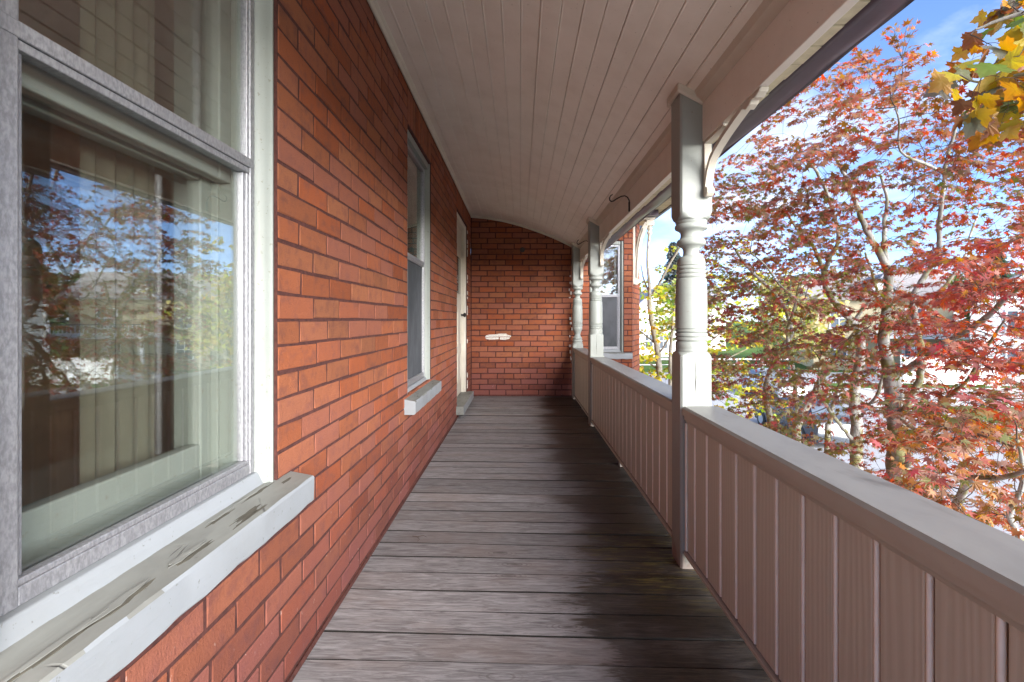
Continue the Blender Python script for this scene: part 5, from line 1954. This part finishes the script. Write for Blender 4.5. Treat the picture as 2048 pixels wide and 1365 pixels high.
M['leafred'] = m_plain('red_lamp', (0.35, 0.02, 0.02), 0.25, 0, 10, 0.1, 0)
M['paint_s'] = m_plain('silver_car_paint', (0.45, 0.47, 0.50), 0.25, 0.4, 3, 0.05, 0, spec=0.7)
M['paint_d'] = m_plain('dark_car_paint', (0.05, 0.06, 0.075), 0.22, 0.2, 3, 0.05, 0, spec=0.7)
car((13.9, 27.5), 0.0, 'silver car parked far down the street, seen behind the red leaves by the post', M['paint_s'])
car((10.3, 18.2), math.pi, 'dark grey car on the nearer lane, partly hidden by the maple stems', M['paint_d'])


# ------------------------------------------------------------------ far trees
def far_tree(name, loc, top, rad, cols, label, n=1500, conifer=False, size=.35, base=0.25):
    root = empty(name, (loc[0], loc[1], GZ), label, 'tree', 'trees beyond the street')
    H = top - GZ
    mb = MB()
    mb.tube([(loc[0], loc[1], GZ - .1), (loc[0] + .1, loc[1], GZ + H * .4), (loc[0], loc[1], GZ + H * (.97 if conifer else .8))], [H * .022, H * .016, H * .004], 8)
    if not conifer:
        for k in range(9):
            a = k * 2.4; z0 = GZ + H * (.3 + .05 * k)
            mb.tube([(loc[0], loc[1], z0), (loc[0] + math.cos(a) * rad * .45, loc[1] + math.sin(a) * rad * .45, z0 + H * .14), (loc[0] + math.cos(a) * rad * .8, loc[1] + math.sin(a) * rad * .8, z0 + H * .25)], [H * .009, H * .006, H * .002], 6)
    obj('trunk', mb, M['bark2'], root, smooth=60)
    lv = Leaves((np.array([(0, 0, 0), (-.3, .45, .03), (0, 1.0, -.1), (.3, .45, .03), (-.42, .1, 0), (.42, .1, 0)], float), [(0, 1, 2), (0, 2, 3), (0, 4, 1), (0, 3, 5)]))
    cl = [Vector((R.gauss(0, .45), R.gauss(0, .45), R.uniform(.05, .95))) for _ in range(26)]
    for k in range(n):
        if conifer:
            t = R.random() ** .7
            r = rad * (1 - t) * (0.35 + .65 * math.sqrt(R.random())) * (0.8 + .25 * math.sin(t * 60))
            a = R.uniform(0, 2 * math.pi)
            p = Vector((loc[0] + r * math.cos(a), loc[1] + r * math.sin(a), GZ + H * (.08 + .92 * t)))
            ax = Vector((math.cos(a), math.sin(a), -.35))
        else:
            c = R.choice(cl)
            q = Vector((c.x + R.gauss(0, .2), c.y + R.gauss(0, .2), (c.z - .5) * 1.5 + R.gauss(0, .17)))
            if q.length > 1.15: q = q.normalized() * 1.1
            p = Vector((loc[0] + q.x * rad, loc[1] + q.y * rad, GZ + H * (base + (1 - base) * .5) + q.z * H * (1 - base) * .48))
            ax = Vector((R.gauss(0, 1), R.gauss(0, 1), R.gauss(-.3, .6)))
        if ax.length < .1: continue
        up = Vector((R.gauss(0, .6), R.gauss(0, .6), 1)).normalized()
        lv.add(p, ax, up, size * R.uniform(.6, 1.3), jmix(R.choice(cols)))
    lv.emit(root, 0)


SPR = [(.06, .15, .10), (.09, .19, .13), (.05, .11, .08)]
BLU = [(.12, .16, .17), (.15, .19, .20), (.10, .14, .14)]
YLW = [(.55, .42, .12), (.50, .46, .10), (.60, .48, .20)]
far_tree('spruce_tree', (27.0, 88), 14.5, 4.4, BLU, 'tall blue green spruce rising behind the white gable beside the wing', 2600, True, .8)
far_tree('spruce_tree', (20.5, 95), 13.0, 4.0, BLU, 'dark spruce seen beside the white eave bracket', 2200, True, .8)
far_tree('spruce_tree', (57.0, 60), 10.5, 3.6, SPR, 'bright green spruce above the white house roof at right', 2200, True, .7)
far_tree('spruce_tree', (28.5, 50), 4.6, 2.2, BLU, 'grey green spruce left of the yellow brick house', 1600, True, .5)
far_tree('birch_tree', (16.2, 30), 4.4, 2.6, YLW, 'pale yellow leaved tree behind the red maples', 1500, False, .3)
far_tree('birch_tree', (15.0, 46), 5.0, 3.2, [(.42, .42, .09), (.30, .36, .07), (.52, .42, .1)], 'yellow green tree standing beyond the cross street', 1500, False, .4)
far_tree('lime_tree', (48, 75), 9.0, 6.0, [(.12, .16, .05), (.2, .2, .05), (.3, .22, .06)], 'broad green and gold tree behind the brick house', 2600, False, .8)
for (x, y, t_, lab) in ((5, 120, 10, 'distant green tree hidden behind the wing corner'), (62, 110, 12, 'distant golden tree far behind the street'), (88, 95, 11, 'distant green tree behind the white house roof')):
    far_tree('lime_tree', (x, y), t_, 8, [(.10, .15, .05), (.25, .2, .06), (.14, .17, .06)], lab, 1800, False, 1.2)
# wires across the street
tag(obj('overhead_wire', MB().tube([P3(1500 + 60 * i, 545 - 9 * i + 0.8 * (i - 4) ** 2, 34) for i in range(11)], .012, 5), M['iron']), 'thin overhead wire crossing above the yellow brick house', 'wire')
